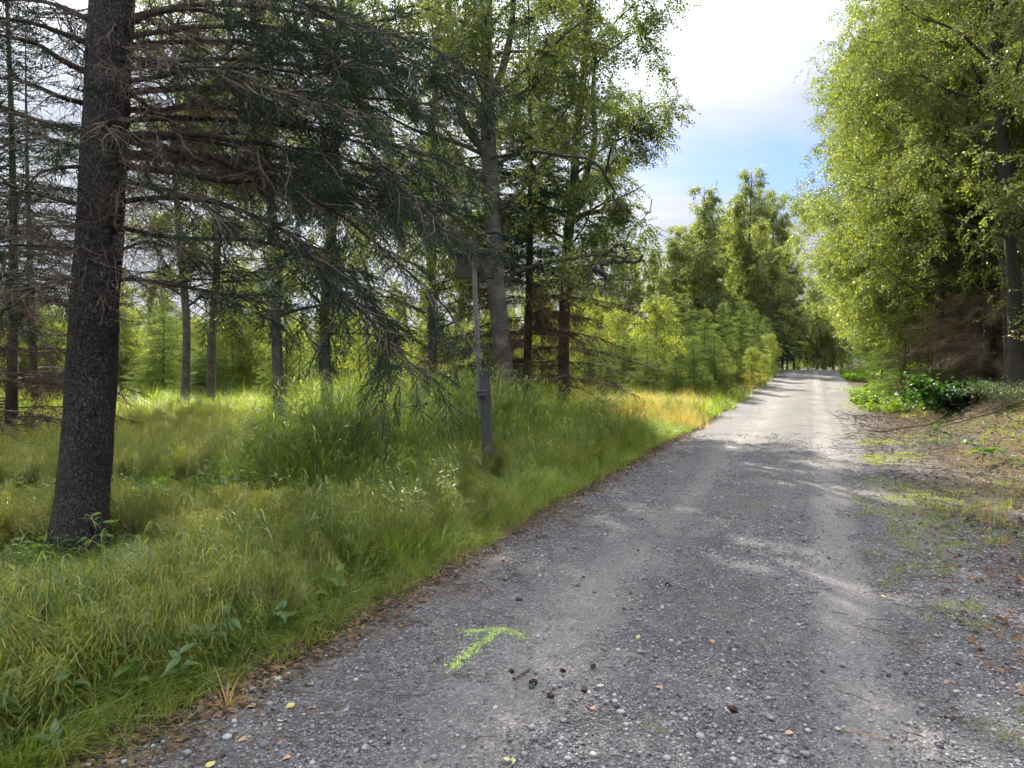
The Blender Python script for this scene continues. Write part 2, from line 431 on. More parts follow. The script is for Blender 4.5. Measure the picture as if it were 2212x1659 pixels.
def ground_material():
    m = mat('forest_floor'); t = m.node_tree; L = t.links.new
    pos, u = u_of(t, L)
    g, h = gravel_color(t, L, pos)
    n1 = noise(t, L, pos, 1.3, 7, .65); n2 = noise(t, L, pos, 14, 6, .7); n3 = noise(t, L, pos, 55, 4, .6)
    soil = mixc(t, L, n2, (.030, .022, .014), (.10, .075, .045))
    soil = mixc(t, L, rmp(t, L, n1, [(.42, 0), (.6, 1)]), soil, mixc(t, L, n2, (.03, .045, .012), (.07, .08, .02)))
    litter = mixc(t, L, rmp(t, L, n3, [(.35, 0), (.65, 1)]), (.022, .016, .013), (.12, .08, .052))
    moss = mixc(t, L, rmp(t, L, n2, [(.3, 0), (.7, 1)]), (.03, .03, .010), (.105, .085, .02))
    rgt = mixc(t, L, rmp(t, L, noise(t, L, pos, .8, 6, .7), [(.42, 0), (.56, 1)]), litter, moss)
    # gravel runs out into moss on the right
    uu = mth(t, L, 'ADD', u, mth(t, L, 'MULTIPLY', mth(t, L, 'SUBTRACT', n1, .5), 2.4))
    rgt = mixc(t, L, rmp(t, L, mth(t, L, 'SUBTRACT', uu, 4.2), [(0, 0), (.9, 1)]), mixc(t, L, rmp(t, L, n2, [(.4, 0), (.6, .7)]), g, litter), rgt)
    c = mixc(t, L, mth(t, L, 'GREATER_THAN', u, 2.3), soil, rgt)
    b = N(t, 'ShaderNodeBump'); b.inputs['Strength'].default_value = .8; b.inputs['Distance'].default_value = .02
    L(mth(t, L, 'ADD', n2, mth(t, L, 'MULTIPLY', n3, .5)), b.inputs['Height'])
    p = N(t, 'ShaderNodeBsdfPrincipled'); p.inputs['Roughness'].default_value = .95
    p.inputs['Specular IOR Level'].default_value = .15
    L(c, p.inputs['Base Color']); L(b.outputs[0], p.inputs['Normal'])
    o = N(t, 'ShaderNodeOutputMaterial'); L(p.outputs[0], o.inputs[0])
    return m
M['road'] = road_material()
M['ground'] = ground_material()

# ------------------------------------------------------------------ mesh helpers
class G:
    """collects vertices, quads and triangles"""
    def __init__(s): s.v = []; s.q = []; s.t = []; s.n = 0
    def add(s, v, q=None, t=None):
        v = np.asarray(v, float).reshape(-1, 3)
        s.v.append(v)
        if q is not None and len(q): s.q.append(np.asarray(q, int).reshape(-1, 4) + s.n)
        if t is not None and len(t): s.t.append(np.asarray(t, int).reshape(-1, 3) + s.n)
        s.n += len(v)
        return s
    def mesh(s, name, material, smooth=False):
        me = bpy.data.meshes.new(name)
        if s.n == 0: return me
        v = np.concatenate(s.v)
        q = np.concatenate(s.q) if s.q else np.zeros((0, 4), int)
        t = np.concatenate(s.t) if s.t else np.zeros((0, 3), int)
        me.vertices.add(len(v)); me.vertices.foreach_set('co', v.astype(np.float32).ravel())
        li = np.concatenate([q.ravel(), t.ravel()])
        me.loops.add(len(li)); me.loops.foreach_set('vertex_index', li.astype(np.int32))
        me.polygons.add(len(q) + len(t))
        st = np.concatenate([np.arange(len(q)) * 4, len(q) * 4 + np.arange(len(t)) * 3])
        me.polygons.foreach_set('loop_start', st.astype(np.int32))
        me.polygons.foreach_set('use_smooth', np.full(len(st), smooth))
        me.materials.append(material)
        me.update(calc_edges=True)
        return me
def obj(name, me, parent=None, kind=None, loc=None):
    o = bpy.data.objects.new(name, me)
    col.objects.link(o)
    if parent: o.parent = parent
    if kind: o['kind'] = kind
    if loc is not None: o.location = loc
    return o
def tag(o, label, cat, group=None):
    o['label'] = label; o['category'] = cat
    if group: o['group'] = group
    return o
def tagp(o, label): o['label'] = label; return o
def thing(name, label, cat, loc, rz=0, group=None, lean=(0, 0), s=1):
    o = bpy.data.objects.new(name, None); col.objects.link(o)
    o.location = loc; o.rotation_euler = (lean[0], lean[1], rz); o.scale = (s, s, s)
    o.empty_display_size = .2
    return tag(o, label, cat, group)
def copy_tree(root, loc, rz=0, s=1, lean=(0, 0), label=None, group=None, sz=None):
    def rec(o, par):
        c = o.copy(); col.objects.link(c)
        if par: c.parent = par
        for ch in KIDS.get(o.name, []): rec(ch, c)
        return c
    c = rec(root, None)
    c.location = loc; c.rotation_euler = (lean[0], lean[1], rz); c.scale = (s, s, sz or s)
    if label: c['label'] = label
    if group: c['group'] = group
    return c
KIDS = {}
def kid(parent, o):
    KIDS.setdefault(parent.name, []).append(o); o.parent = parent; return o
def norm(a): return a / np.maximum(np.linalg.norm(a, axis=-1, keepdims=True), 1e-9)
def tube(path, rad, sides=8, rough=0, rs=6, cap=True):
    path = np.asarray(path, float); rad = np.asarray(rad, float)
    n = len(path)
    tan = norm(np.gradient(path, axis=0))
    ref = np.tile(np.array([0.03, 1, 0.02]) if abs(tan[:, 1]).mean() < .8 else np.array([1, 0.03, 0.02]), (n, 1))
    a = norm(np.cross(tan, ref)); b = np.cross(tan, a)
    th = np.linspace(0, 2 * np.pi, sides, endpoint=False)
    r = rad[:, None] * np.ones(sides)[None]
    dirs = a[:, None] * np.cos(th)[None, :, None] + b[:, None] * np.sin(th)[None, :, None]
    if rough:
        p0 = path[:, None] + dirs * r[..., None]
        r = r * (1 + rough * wav(p0[..., 0], p0[..., 1], p0[..., 2] * .5, rs))
    v = path[:, None] + dirs * r[..., None]
    i = np.arange(n - 1)[:, None]; j = np.arange(sides)[None]; k = (j + 1) % sides
    q = np.stack([i * sides + j, i * sides + k, (i + 1) * sides + k, (i + 1) * sides + j], -1).reshape(-1, 4)
    v = v.reshape(-1, 3)
    t = []
    if cap:
        v = np.vstack([v, path[-1] + tan[-1] * rad[-1] * .5])
        t = [[(n - 1) * sides + x, (n - 1) * sides + (x + 1) % sides, n * sides] for x in range(sides)]
    return v, q, t
def segs(P0, P1, r0, r1, sides=3):
    P0 = np.asarray(P0, float); P1 = np.asarray(P1, float); n = len(P0)
    d = norm(P1 - P0)
    ref = np.where(np.abs(d[:, 2:3]) < .9, np.array([[0, 0, 1.]]), np.array([[1., 0, 0]]))
    a = norm(np.cross(d, ref)); b = np.cross(d, a)
    th = np.arange(sides) * 2 * np.pi / sides
    dirs = a[:, None] * np.cos(th)[None, :, None] + b[:, None] * np.sin(th)[None, :, None]
    r0 = np.broadcast_to(r0, n)[:, None, None]; r1 = np.broadcast_to(r1, n)[:, None, None]
    v = np.concatenate([P0[:, None] + dirs * r0, P1[:, None] + dirs * r1], 1)
    j = np.arange(sides); k = (j + 1) % sides
    q = np.stack([j, k, k + sides, j + sides], -1)[None] + (np.arange(n) * 2 * sides)[:, None, None]
    return v.reshape(-1, 3), q.reshape(-1, 4)
def spline(pts, n):
    pts = np.asarray(pts, float); m = len(pts)
    t = np.linspace(0, m - 1, n); i = np.clip(t.astype(int), 0, m - 2); f = (t - i)[:, None]
    p0 = pts[np.maximum(i - 1, 0)]; p1 = pts[i]; p2 = pts[i + 1]; p3 = pts[np.minimum(i + 2, m - 1)]
    return .5 * (2 * p1 + (p2 - p0) * f + (2 * p0 - 5 * p1 + 4 * p2 - p3) * f ** 2 + (3 * p1 - p0 - 3 * p2 + p3) * f ** 3)

# instancing of small stuff (leaves, needles, blades, grit)
GROUPS = {}
def scatter_group(key, protos):
    if key in GROUPS: return GROUPS[key]
    g = bpy.data.node_groups.new('scatter_' + key, 'GeometryNodeTree')
    g.interface.new_socket('Geometry', in_out='INPUT', socket_type='NodeSocketGeometry')
    g.interface.new_socket('Geometry', in_out='OUTPUT', socket_type='NodeSocketGeometry')
    L = g.links.new
    i = N(g, 'NodeGroupInput'); o = N(g, 'NodeGroupOutput')
    iop = N(g, 'GeometryNodeInstanceOnPoints')
    L(i.outputs[0], iop.inputs['Points'])
    jn = N(g, 'GeometryNodeJoinGeometry')
    for p in protos:
        oi = N(g, 'GeometryNodeObjectInfo')
        oi.inputs['Object'].default_value = p
        oi.inputs['As Instance'].default_value = True
        L(oi.outputs['Geometry'], jn.inputs[0])
    L(jn.outputs[0], iop.inputs['Instance'])
    iop.inputs['Pick Instance'].default_value = True
    def attr(name, typ):
        a = N(g, 'GeometryNodeInputNamedAttribute', data_type=typ)
        a.inputs['Name'].default_value = name
        return [s for s in a.outputs if s.enabled and s.name == 'Attribute'][0]
    L(attr('idx', 'INT'), iop.inputs['Instance Index'])
    e = N(g, 'FunctionNodeEulerToRotation')
    L(attr('rot', 'FLOAT_VECTOR'), e.inputs[0])
    L(e.outputs[0], iop.inputs['Rotation'])
    L(attr('scl', 'FLOAT_VECTOR'), iop.inputs['Scale'])
    L(iop.outputs[0], o.inputs[0])
    GROUPS[key] = g
    return g
PROTO = {}
def proto(key, meshes):
    PROTO[key] = [bpy.data.objects.new('%s_piece' % key, m) for m in meshes]
def scatter(name, key, pts, rot, scl, parent=None, kind='stuff'):
    pts = np.asarray(pts, np.float32); n = len(pts)
    scl = np.asarray(scl, np.float32)
    if scl.ndim == 1: scl = np.repeat(scl[:, None], 3, 1)
    me = bpy.data.meshes.new(name)
    me.vertices.add(n); me.vertices.foreach_set('co', pts.ravel())
    a = me.attributes.new('rot', 'FLOAT_VECTOR', 'POINT'); a.data.foreach_set('vector', np.asarray(rot, np.float32).ravel())
    a = me.attributes.new('scl', 'FLOAT_VECTOR', 'POINT'); a.data.foreach_set('vector', scl.ravel())
    a = me.attributes.new('idx', 'INT', 'POINT'); a.data.foreach_set('value', rng.integers(0, len(PROTO[key]), n).astype(np.int32))
    me.update()
    o = obj(name, me, parent, kind)
    md = o.modifiers.new('scatter', 'NODES'); md.node_group = scatter_group(key, PROTO[key])
    return o

def solid(name, key, pts, rot, scl, parent=None, kind='stuff'):
    """the same as scatter, but joined into one real mesh that copies can share"""
    pts = np.asarray(pts, float); rot = np.asarray(rot, float); scl = np.asarray(scl, float)
    idx = rng.integers(0, len(PROTO[key]), len(pts)); g = G()
    for k, p in enumerate(PROTO[key]):
        me = p.data; m_ = idx == k; n = int(m_.sum())
        if not n: continue
        co = np.empty(len(me.vertices) * 3, np.float32); me.vertices.foreach_get('co', co); co = co.reshape(-1, 3)
        lv = np.empty(len(me.loops), np.int32); me.loops.foreach_get('vertex_index', lv)
        ls = np.empty(len(me.polygons), np.int32); me.polygons.foreach_get('loop_total', ls)
        nq = int((ls == 4).sum()); q = lv[:nq * 4].reshape(-1, 4); t = lv[nq * 4:].reshape(-1, 3)
        a, b, c = rot[m_].T; ca, sa, cb, sb, cc, sn = np.cos(a), np.sin(a), np.cos(b), np.sin(b), np.cos(c), np.sin(c)
        Rm = np.stack([np.stack([cb * cc, sa * sb * cc - ca * sn, ca * sb * cc + sa * sn], -1),
                       np.stack([cb * sn, sa * sb * sn + ca * cc, ca * sb * sn - sa * cc], -1),
                       np.stack([-sb, sa * cb, ca * cb], -1)], 1)
        v = np.einsum('nij,vj->nvi', Rm, co) * scl[m_][:, None, None] + pts[m_][:, None]
        o = (np.arange(n) * len(co))[:, None, None]
        g.add(v, (q[None] + o).reshape(-1, 4) if nq else None, (t[None] + o).reshape(-1, 3) if len(t) else None)
    return obj(name, g.mesh(name, PROTO[key][0].data.materials[0]), parent, kind)

# ------------------------------------------------------------------ small pieces
def leaf_quads(base, d, up, ln, wd):
    """folded diamond leaves; base (n,3), direction d, normal up"""
    s = norm(np.cross(d, up))
    ln = ln[:, None]; wd = wd[:, None]
    p1 = base + d * ln * .42 + s * wd * .5 + up * wd * .12
    p2 = base + d * ln - up * ln * .08
    p3 = base + d * ln * .42 - s * wd * .5 + up * wd * .12
    v = np.stack([base, p1, p2, p3], 1).reshape(-1, 3)
    q = np.arange(len(base) * 4).reshape(-1, 4)
    return v, q
def big_leaf(g, base, d, up, ln, wd, r=None):
    """one leaf with a midrib fold and pointed tip, 8 faces"""
    d = norm(np.asarray(d, float)); s = norm(np.cross(d, up)); up = np.cross(s, d)
    ts = [0, .2, .45, .75, 1]; ws = [.03, .42, .5, .27, 0]; dr = [0, .02, 0, -.06, -.18]
    v = []
    for t, w, z in zip(ts, ws, dr):
        c = base + d * ln * t + up * ln * z
        v += [c - s * wd * w + up * wd * .12 * (w > .1), c, c + s * wd * w + up * wd * .12 * (w > .1)]
    q = []
    for i in range(4):
        a = i * 3
        q += [[a, a + 1, a + 4, a + 3], [a + 1, a + 2, a + 5, a + 4]]
    g.add(np.array(v), q)
def rdir(n, r=rng):
    return norm(r.normal(size=(n, 3)))
def birch_sprig(seed, n=13, leaf=.062, ln=.34, m='birch_leaf'):
    r = np.random.default_rng(seed)
    g = G()
    t = np.linspace(.12, 1, n)
    ax = np.stack([t * ln, .05 * np.sin(t * 3 + seed) * ln * 2, -.22 * t ** 2 * ln], 1)
    sd = np.where(np.arange(n) % 2 == 0, 1, -1)
    d = norm(np.stack([np.full(n, .5), sd * r.uniform(.4, 1, n), r.uniform(-.7, .3, n)], 1))
    up = norm(np.stack([r.normal(0, .55, n), r.normal(0, .55, n), np.ones(n)], 1))
    up = norm(up - d * (up * d).sum(1, keepdims=True))
    off = d * .02
    v, q = leaf_quads(ax + off, d, up, leaf * r.uniform(.5, 1.25, n), leaf * r.uniform(.45, .95, n))
    g.add(v, q)
    # stalk as a thin sliver
    a = ax[:-1]; b = ax[1:]
    w = np.array([0, 0, .003])
    g.add([ax[0] - w, ax[0] + w, ax[6] + w * .7, ax[6] - w * .7, ax[-1] + w * .3, ax[-1] - w * .3], [[0, 1, 2, 3], [3, 2, 4, 5]])
    return g.mesh('sprig', M[m])
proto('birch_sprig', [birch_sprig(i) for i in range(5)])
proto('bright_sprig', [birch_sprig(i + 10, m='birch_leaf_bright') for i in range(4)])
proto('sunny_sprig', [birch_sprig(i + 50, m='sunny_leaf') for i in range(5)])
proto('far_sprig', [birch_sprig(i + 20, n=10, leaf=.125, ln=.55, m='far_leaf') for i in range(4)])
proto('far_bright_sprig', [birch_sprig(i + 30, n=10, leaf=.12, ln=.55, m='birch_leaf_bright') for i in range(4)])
def needle_spray(seed, ln=.34, nshoot=9, per=42, nl=.017, nw=.0035, m='needle'):
    r = np.random.default_rng(seed); g = G()
    A = [(np.zeros(3), np.array([ln, 0, -.04 * ln * 3]))]
    for k in range(nshoot - 1):
        t = .12 + .8 * k / (nshoot - 1); sd = 1 if k % 2 else -1
        b = np.array([ln * t, 0, -.12 * ln * t])
        l2 = ln * (.50 * (1 - t) + .16) * r.uniform(.8, 1.15)
        A.append((b, b + l2 * norm(np.array([.75, sd * .65, r.uniform(-.35, .1)]))))
    P0 = np.array([a for a, b in A]); P1 = np.array([b for a, b in A])
    if per > 20:
        v, q = segs(P0, P1, .003, .0018, 3); g.add(v, q)
    for a, b in A:
        L_ = np.linalg.norm(b - a); n = max(5, int(per * L_ / .13))
        d = (b - a) / L_
        t = r.uniform(0, 1.03, n)[:, None]
        base = a + (b - a) * t
        o = rdir(n, r); o = norm(o - d * (o @ d)[:, None]); o[:, 2] = np.abs(o[:, 2]) * .8 + o[:, 2] * .2
        dd = norm(o + d * .75)
        s = norm(np.cross(dd, rdir(n, r)))
        tip = base + dd * nl * r.uniform(.8, 1.2, n)[:, None]
        vv = np.stack([base - s * nw * .5, base + s * nw * .5, tip], 1).reshape(-1, 3)
        g.add(vv, None, np.arange(n * 3).reshape(-1, 3))
    return g.mesh('spray', M[m])
proto('spray', [needle_spray(i, .32, 8, 46, .018, .0038) for i in range(4)])
proto('young_spray', [needle_spray(40 + i, .32, 7, 11, .034, .015, 'needle_young') for i in range(3)])
proto('far_spray', [needle_spray(50 + i, .38, 7, 9, .042, .019, 'needle') for i in range(3)])
def blades(g, r, n, h, spread, w, lean=.35, curve=.5, hv=.4, segn=4, clump=0, z0=-.03):
    az = r.uniform(0, 6.283, n); rad = spread * np.sqrt(r.uniform(0, 1, n))
    b = np.stack([rad * np.cos(az), rad * np.sin(az), np.full(n, z0)], 1)
    az2 = az + r.normal(0, .9, n)
    if clump: az2 = 3 * wav(b[:, 0], b[:, 1], clump, 4) + r.normal(0, .8, n)
    out = np.stack([np.cos(az2), np.sin(az2), np.zeros(n)], 1)
    hh = h * r.uniform(1 - hv, 1.08, n) * (1 + (.6 * wav(b[:, 0], b[:, 1], clump + 3, 8) if clump else 0)); le = np.abs(r.normal(lean, lean * .6, n)); cu = np.abs(r.normal(curve, curve * .6, n))
    side = np.stack([-np.sin(az2), np.cos(az2), np.zeros(n)], 1)
    tw = r.uniform(-1, 1, n)
    side = norm(side + out * tw[:, None])
    V = []
    for k in range(segn + 1):
        t = k / segn
        c = b + out * (hh * (le * t + cu * t ** 2.6) * .8)[:, None]
        c[:, 2] += hh * (t - .35 * cu * t ** 3)
        ww = w * (1 - t ** 1.6) * .5 + .0003
        V += [c - side * ww, c + side * ww]
    V = np.stack(V, 1)
    q = np.array([[2 * k, 2 * k + 1, 2 * k + 3, 2 * k + 2] for k in range(segn)])[None] + (np.arange(n) * 2 * (segn + 1))[:, None, None]
    g.add(V.reshape(-1, 3), q.reshape(-1, 4))
def tuft(seed, m, **k):
    g = G(); blades(g, np.random.default_rng(seed), **k)
    return g.mesh('tuft', M[m])
proto('fine_grass', [tuft(i, 'grass', n=32, h=.34, spread=.14, w=.006, lean=.45, curve=.7, hv=.7) for i in range(5)])
proto('grass_patch', [tuft(60 + i, 'grass', n=560, h=.34, spread=.62, w=.0052, lean=.5, curve=.85, hv=.75, clump=i + 1, segn=3, z0=-.06) for i in range(5)])
proto('far_patch', [tuft(66 + i, 'grass', n=420, h=.55, spread=1.1, w=.012, lean=.4, curve=.7, clump=i + 1, segn=2, z0=-.08) for i in range(4)])
proto('gold_patch', [tuft(70 + i, 'gold_grass', n=240, h=.5, spread=.6, w=.008, lean=.2, curve=.35, clump=i + 1, segn=3, z0=-.05) for i in range(3)])
proto('tall_grass', [tuft(10 + i, 'tall_grass', n=30, h=.85, spread=.16, w=.009, lean=.22, curve=.45) for i in range(4)])
def reed(seed):
    """upright stems carrying narrow drooping blades"""
    r = np.random.default_rng(seed); g = G()
    for s in range(7):
        x, y = r.normal(0, .09, 2); lx, ly = r.normal(0, .10, 2); h = r.uniform(.7, 1.1)
        v, q = segs([[x, y, -.05]], [[x + lx, y + ly, h]], .003, .001, 3); g.add(v, q)
        n = 7; t = np.linspace(.2, .95, n); az = r.uniform(0, 6.28, n)
        base = np.stack([x + lx * t, y + ly * t, h * t], 1)
        out = np.stack([np.cos(az), np.sin(az), np.zeros(n)], 1); sd = np.stack([-np.sin(az), np.cos(az), np.zeros(n)], 1)
        V = []
        for k, (o_, z_, w_) in enumerate(((0, 0, .006), (.07, .08, .011), (.17, .09, .008), (.26, .02, .0005))):
            c = base + out * o_; c[:, 2] += z_
            V += [c - sd * w_ * .5, c + sd * w_ * .5]
        V = np.stack(V, 1)
        q = np.array([[2 * k, 2 * k + 1, 2 * k + 3, 2 * k + 2] for k in range(3)])[None] + (np.arange(n) * 8)[:, None, None]
        g.add(V.reshape(-1, 3), q.reshape(-1, 4))
    return g.mesh('reed', M['tall_grass'])
proto('reed', [reed(i) for i in range(4)])
proto('dry_grass', [tuft(20 + i, 'gold_grass', n=36, h=.5, spread=.2, w=.006, lean=.2, curve=.35) for i in range(3)])
proto('short_grass', [tuft(30 + i, 'grass', n=40, h=.10, spread=.09, w=.004, lean=.5, curve=.6) for i in range(3)])
def horsetail(seed):
    r = np.random.default_rng(seed); g = G()
    for s in range(3):
        x, y = r.normal(0, .07, 2); lx, ly = r.normal(0, .08, 2); h = r.uniform(.28, .42)
        v, q = segs([[x, y, -.03]], [[x + lx, y + ly, h]], .002, .001, 3); g.add(v, q)
        for k in range(9):
            t = .28 + .72 * k / 9
            c = np.array([x + lx * t, y + ly * t, h * t]); n = 9
            az = np.arange(n) * 6.283 / n + r.uniform(0, 6)
            l = .11 * (1.15 - t) + .02
            o = np.stack([np.cos(az), np.sin(az), np.zeros(n)], 1)
            a = np.tile(c, (n, 1)); b = a + o * l * .55 + [0, 0, .012]; d = a + o * l - [0, 0, .02]
            for p0, p1 in ((a, b), (b, d)):
                sd = norm(np.cross(p1 - p0, [0, 0, 1])) * .0018
                V = np.stack([p0 - sd, p0 + sd, p1 + sd * .7, p1 - sd * .7], 1).reshape(-1, 3)
                g.add(V, np.arange(n * 4).reshape(-1, 4))
    return g.mesh('horsetail', M['horsetail'])
proto('horsetail', [horsetail(i) for i in range(4)])
def weed(seed, m='weed', n=9, h=.28, ln=.085, wd=.045):
    r = np.random.default_rng(seed); g = G()
    lx, ly = r.normal(0, .05, 2)
    v, q = segs([[0, 0, -.03]], [[lx, ly, h]], .003, .0015, 3); g.add(v, q)
    for k in range(n):
        t = .2 + .8 * k / (n - 1); az = k * 2.4 + r.uniform(-.4, .4)
        b = np.array([lx * t, ly * t, h * t])
        d = np.array([math.cos(az), math.sin(az), r.uniform(-.1, .5)])
        big_leaf(g, b, d, np.array([0, 0, 1.]), ln * r.uniform(.7, 1.2), wd)
    return g.mesh('weed', M[m])
proto('weed', [weed(i) for i in range(4)])
proto('big_weed', [weed(19 + i, 'weed_bright' if i % 2 else 'weed', 8, .22, .10, .042) for i in range(4)])
proto('bright_weed', [weed(9 + i, 'weed_bright', 8, .16, .08, .06) for i in range(3)])
def fern(seed, m='horsetail'):
    r = np.random.default_rng(seed); g = G()
    for f in range(4):
        az = f * 1.6 + r.uniform(-.4, .4); L_ = r.uniform(.28, .42)
        o = np.array([math.cos(az), math.sin(az), 0]); sd = np.array([-o[1], o[0], 0])
        for k in range(14):
            t = (k + 1) / 15
            c = o * L_ * t * .8 + np.array([0, 0, L_ * (.75 * t - .45 * t * t)])
            w = L_ * .34 * math.sin(math.pi * (t * .85 + .12))
            for s in (-1, 1):
                d = norm(sd * s + o * .35 - np.array([0, 0, .12]))
                v, q = leaf_quads(c[None], d[None], np.array([[0, 0, 1.]]), np.array([w]), np.array([w * .22 + .006])); g.add(v, q)
    return g.mesh('fern', M[m])
proto('fern', [fern(i) for i in range(3)])
def twig_litter(seed):
    r = np.random.default_rng(seed); g = G()
    for k in range(7):
        p = np.array([r.normal(0, .12), r.normal(0, .12), .01]); a = r.uniform(0, 6.28); l = r.uniform(.04, .22)
        P = np.array([p + np.array([math.cos(a + .4 * t), math.sin(a + .4 * t), r.uniform(0, .06)]) * l * t for t in (0, .33, .66, 1)])
        v, q = segs(P[:-1], P[1:], .0028, .002, 4); g.add(v, q)
    return g.mesh('twig_litter', M['stick'])
proto('twig_litter', [twig_litter(i) for i in range(5)])
def rock_mesh(seed, m, sub=1, flat=.62):
    import bmesh
    bm = bmesh.new(); bmesh.ops.create_icosphere(bm, subdivisions=sub, radius=.5)
    r = np.random.default_rng(seed)
    k = r.normal(size=(5, 3)) * 2.2; ph = r.uniform(0, 6, 5); sx = r.uniform(.75, 1.15)
    for v in bm.verts:
        c = np.array(v.co); f = 1 + .13 * sum(math.sin(k[i] @ c + ph[i]) for i in range(5)) / 2
        v.co = (c[0] * f * sx, c[1] * f, c[2] * f * flat)
    me = bpy.data.meshes.new('stone'); bm.to_mesh(me); bm.free()
    me.materials.append(M[m]); me.polygons.foreach_set('use_smooth', [True] * len(me.polygons))
    return me
proto('grit', [rock_mesh(i, 'pebble') for i in range(5)])
def grit_patch(seed):
    r = np.random.default_rng(seed); g = G()
    for k in range(70):
        me = PROTO['grit'][k % 5].data
        v = np.array([w.co for w in me.vertices]); t = [list(p.vertices) for p in me.polygons]
        a = r.uniform(0, 6.28); c, s_ = math.cos(a), math.sin(a); z = min(.03, math.exp(r.normal(math.log(.0085), .45)))
        v = v @ np.array([[c, s_, 0], [-s_, c, 0], [0, 0, 1]]) * z
        g.add(v + [r.normal(0, .13), r.normal(0, .13), 0], None, t)
    return g.mesh('grit_patch', M['pebble'], True)
proto('grit_patch', [grit_patch(i) for i in range(6)])
proto('paint_grit', [rock_mesh(20 + i, 'paint', 1, .4) for i in range(3)])
def dead_leaf_mesh(seed, m):
    r = np.random.default_rng(seed); g = G()
    c = np.zeros(3)
    n = 9; V = [[0, 0, .1]]
    for k in range(n):
        a = k * 6.283 / n; rr = (.5 if k % 9 else .62) * (1 - .28 * abs(math.sin(a))) * r.uniform(.88, 1.1)
        V.append([rr * math.cos(a), rr * math.sin(a), r.uniform(0, .16) + .12 * abs(math.sin(a))])
    T = [[0, 1 + k, 1 + (k + 1) % n] for k in range(n)]
    g.add(V, None, T)
    g.add([[-.5, -.012, .08], [-.5, .012, .08], [-.95, .01, .01], [-.95, -.01, .01]], [[0, 1, 2, 3]])
    return g.mesh('dead_leaf', M[m])
proto('litter', [dead_leaf_mesh(i, 'litter') for i in range(4)])

# ------------------------------------------------------------------ ground and road
def sheet(us, ys, fz, name, material, ox=None):
    U, Y = np.meshgrid(us, ys)
    X = U + road_left(Y) if ox is None else U
    Z = fz(X, Y, U)
    v = np.stack([X, Y, Z], -1).reshape(-1, 3)
    nu = len(us); i = np.arange(len(ys) - 1)[:, None]; j = np.arange(nu - 1)[None]
    q = np.stack([i * nu + j, i * nu + j + 1, (i + 1) * nu + j + 1, (i + 1) * nu + j], -1).reshape(-1, 4)
    return G().add(v, q).mesh(name, material, True)
neg = -np.concatenate([[0, .15, .35, .6, .9], 1.2 * 1.12 ** np.arange(56)])[::-1]
pos_ = np.concatenate([[W, W + .2], W + .4 * 1.1 ** np.arange(62)])
us = np.concatenate([neg[:-1], [0, .25], [W - .25], pos_])
ys = np.concatenate([np.arange(-14, 2, 1.), 2 * 1.02 ** np.arange(190), np.array([100, 115, 140, 180, 260, 400, 700, 1200, 2200.])])
def fz_ground(X, Y, U):
    ins = (U > .2) & (U < Wd(Y) - .2)
    far = sstep(90, 300, Y)
    return terrain(X, Y) * (1 - far) + 1.0 * far - .05 * ins
g_o = obj('ground', sheet(us, ys, fz_ground, 'ground', M['ground']), kind='structure')
ur = np.concatenate([[-.12, -.05], np.linspace(0, W, 70), [W + .1, W + .22, W + .35]])
yr = np.concatenate([np.arange(-12, 2, .5), 2 * 1.008 ** np.arange(452)])
def road_mesh():
    U, Y = np.meshgrid(ur, yr)
    wl, wr = edge_wobble(Y)
    f = U / W
    X = U + road_left(Y) + wl * (1 - f) + (wr + Wd(Y) - W) * f
    v = np.stack([X, Y, fz_road(X, Y, U)], -1).reshape(-1, 3)
    nu = len(ur); i = np.arange(len(yr) - 1)[:, None]; j = np.arange(nu - 1)[None]
    q = np.stack([i * nu + j, i * nu + j + 1, (i + 1) * nu + j + 1, (i + 1) * nu + j], -1).reshape(-1, 4)
    return G().add(v, q).mesh('road', M['road'], True)
obj('road', road_mesh(), kind='structure')
def roadz(x, y): return surf(x, y)

def rotz(n, tilt=.15):
    return np.stack([rng.normal(0, tilt, n), rng.normal(0, tilt, n), rng.uniform(0, 6.283, n)], 1)
def field(n, y0, y1, power=1.0, margin=2.0):
    """points in the widened view wedge; power>1 gathers them nearer"""
    y = y0 + (y1 - y0) * rng.uniform(0, 1, n) ** power
    x = rng.uniform(-1, 1, n) * (.74 * y + margin)
    return x, y
def put(name, key, x, y, s, tilt=.15, dz=0., sz=None, kind='stuff', fz=terrain):
    z = fz(x, y) + dz
    s = np.asarray(s)
    S = np.stack([s, s, s if sz is None else s * sz], 1)
    return scatter(name, key, np.stack([x, y, z], 1), rotz(len(x), tilt), S, kind=kind)
# ---- gravel grit
def gravel():
    n = 3600
    y = 2.2 + 15 * rng.uniform(0, 1, n) ** 1.9
    u = rng.uniform(0, W + 2.2, n); x = u + road_left(y)
    tr = np.exp(-((u - 1.28) / .3) ** 2) + np.exp(-((u - 3.0) / .3) ** 2)
    k = (rng.uniform(0, 1, n) > tr * .97) & (np.abs(x) < .72 * y + 1.4) & (rng.uniform(0, 1, n) < .35 + .65 * sstep(-.3, .5, wav(x, y, 0, 1.1)))
    x, y = x[k], y[k]
    put('gravel', 'grit_patch', x, y, 1 + .02 * y, .02, .0015, fz=roadz)
gravel()

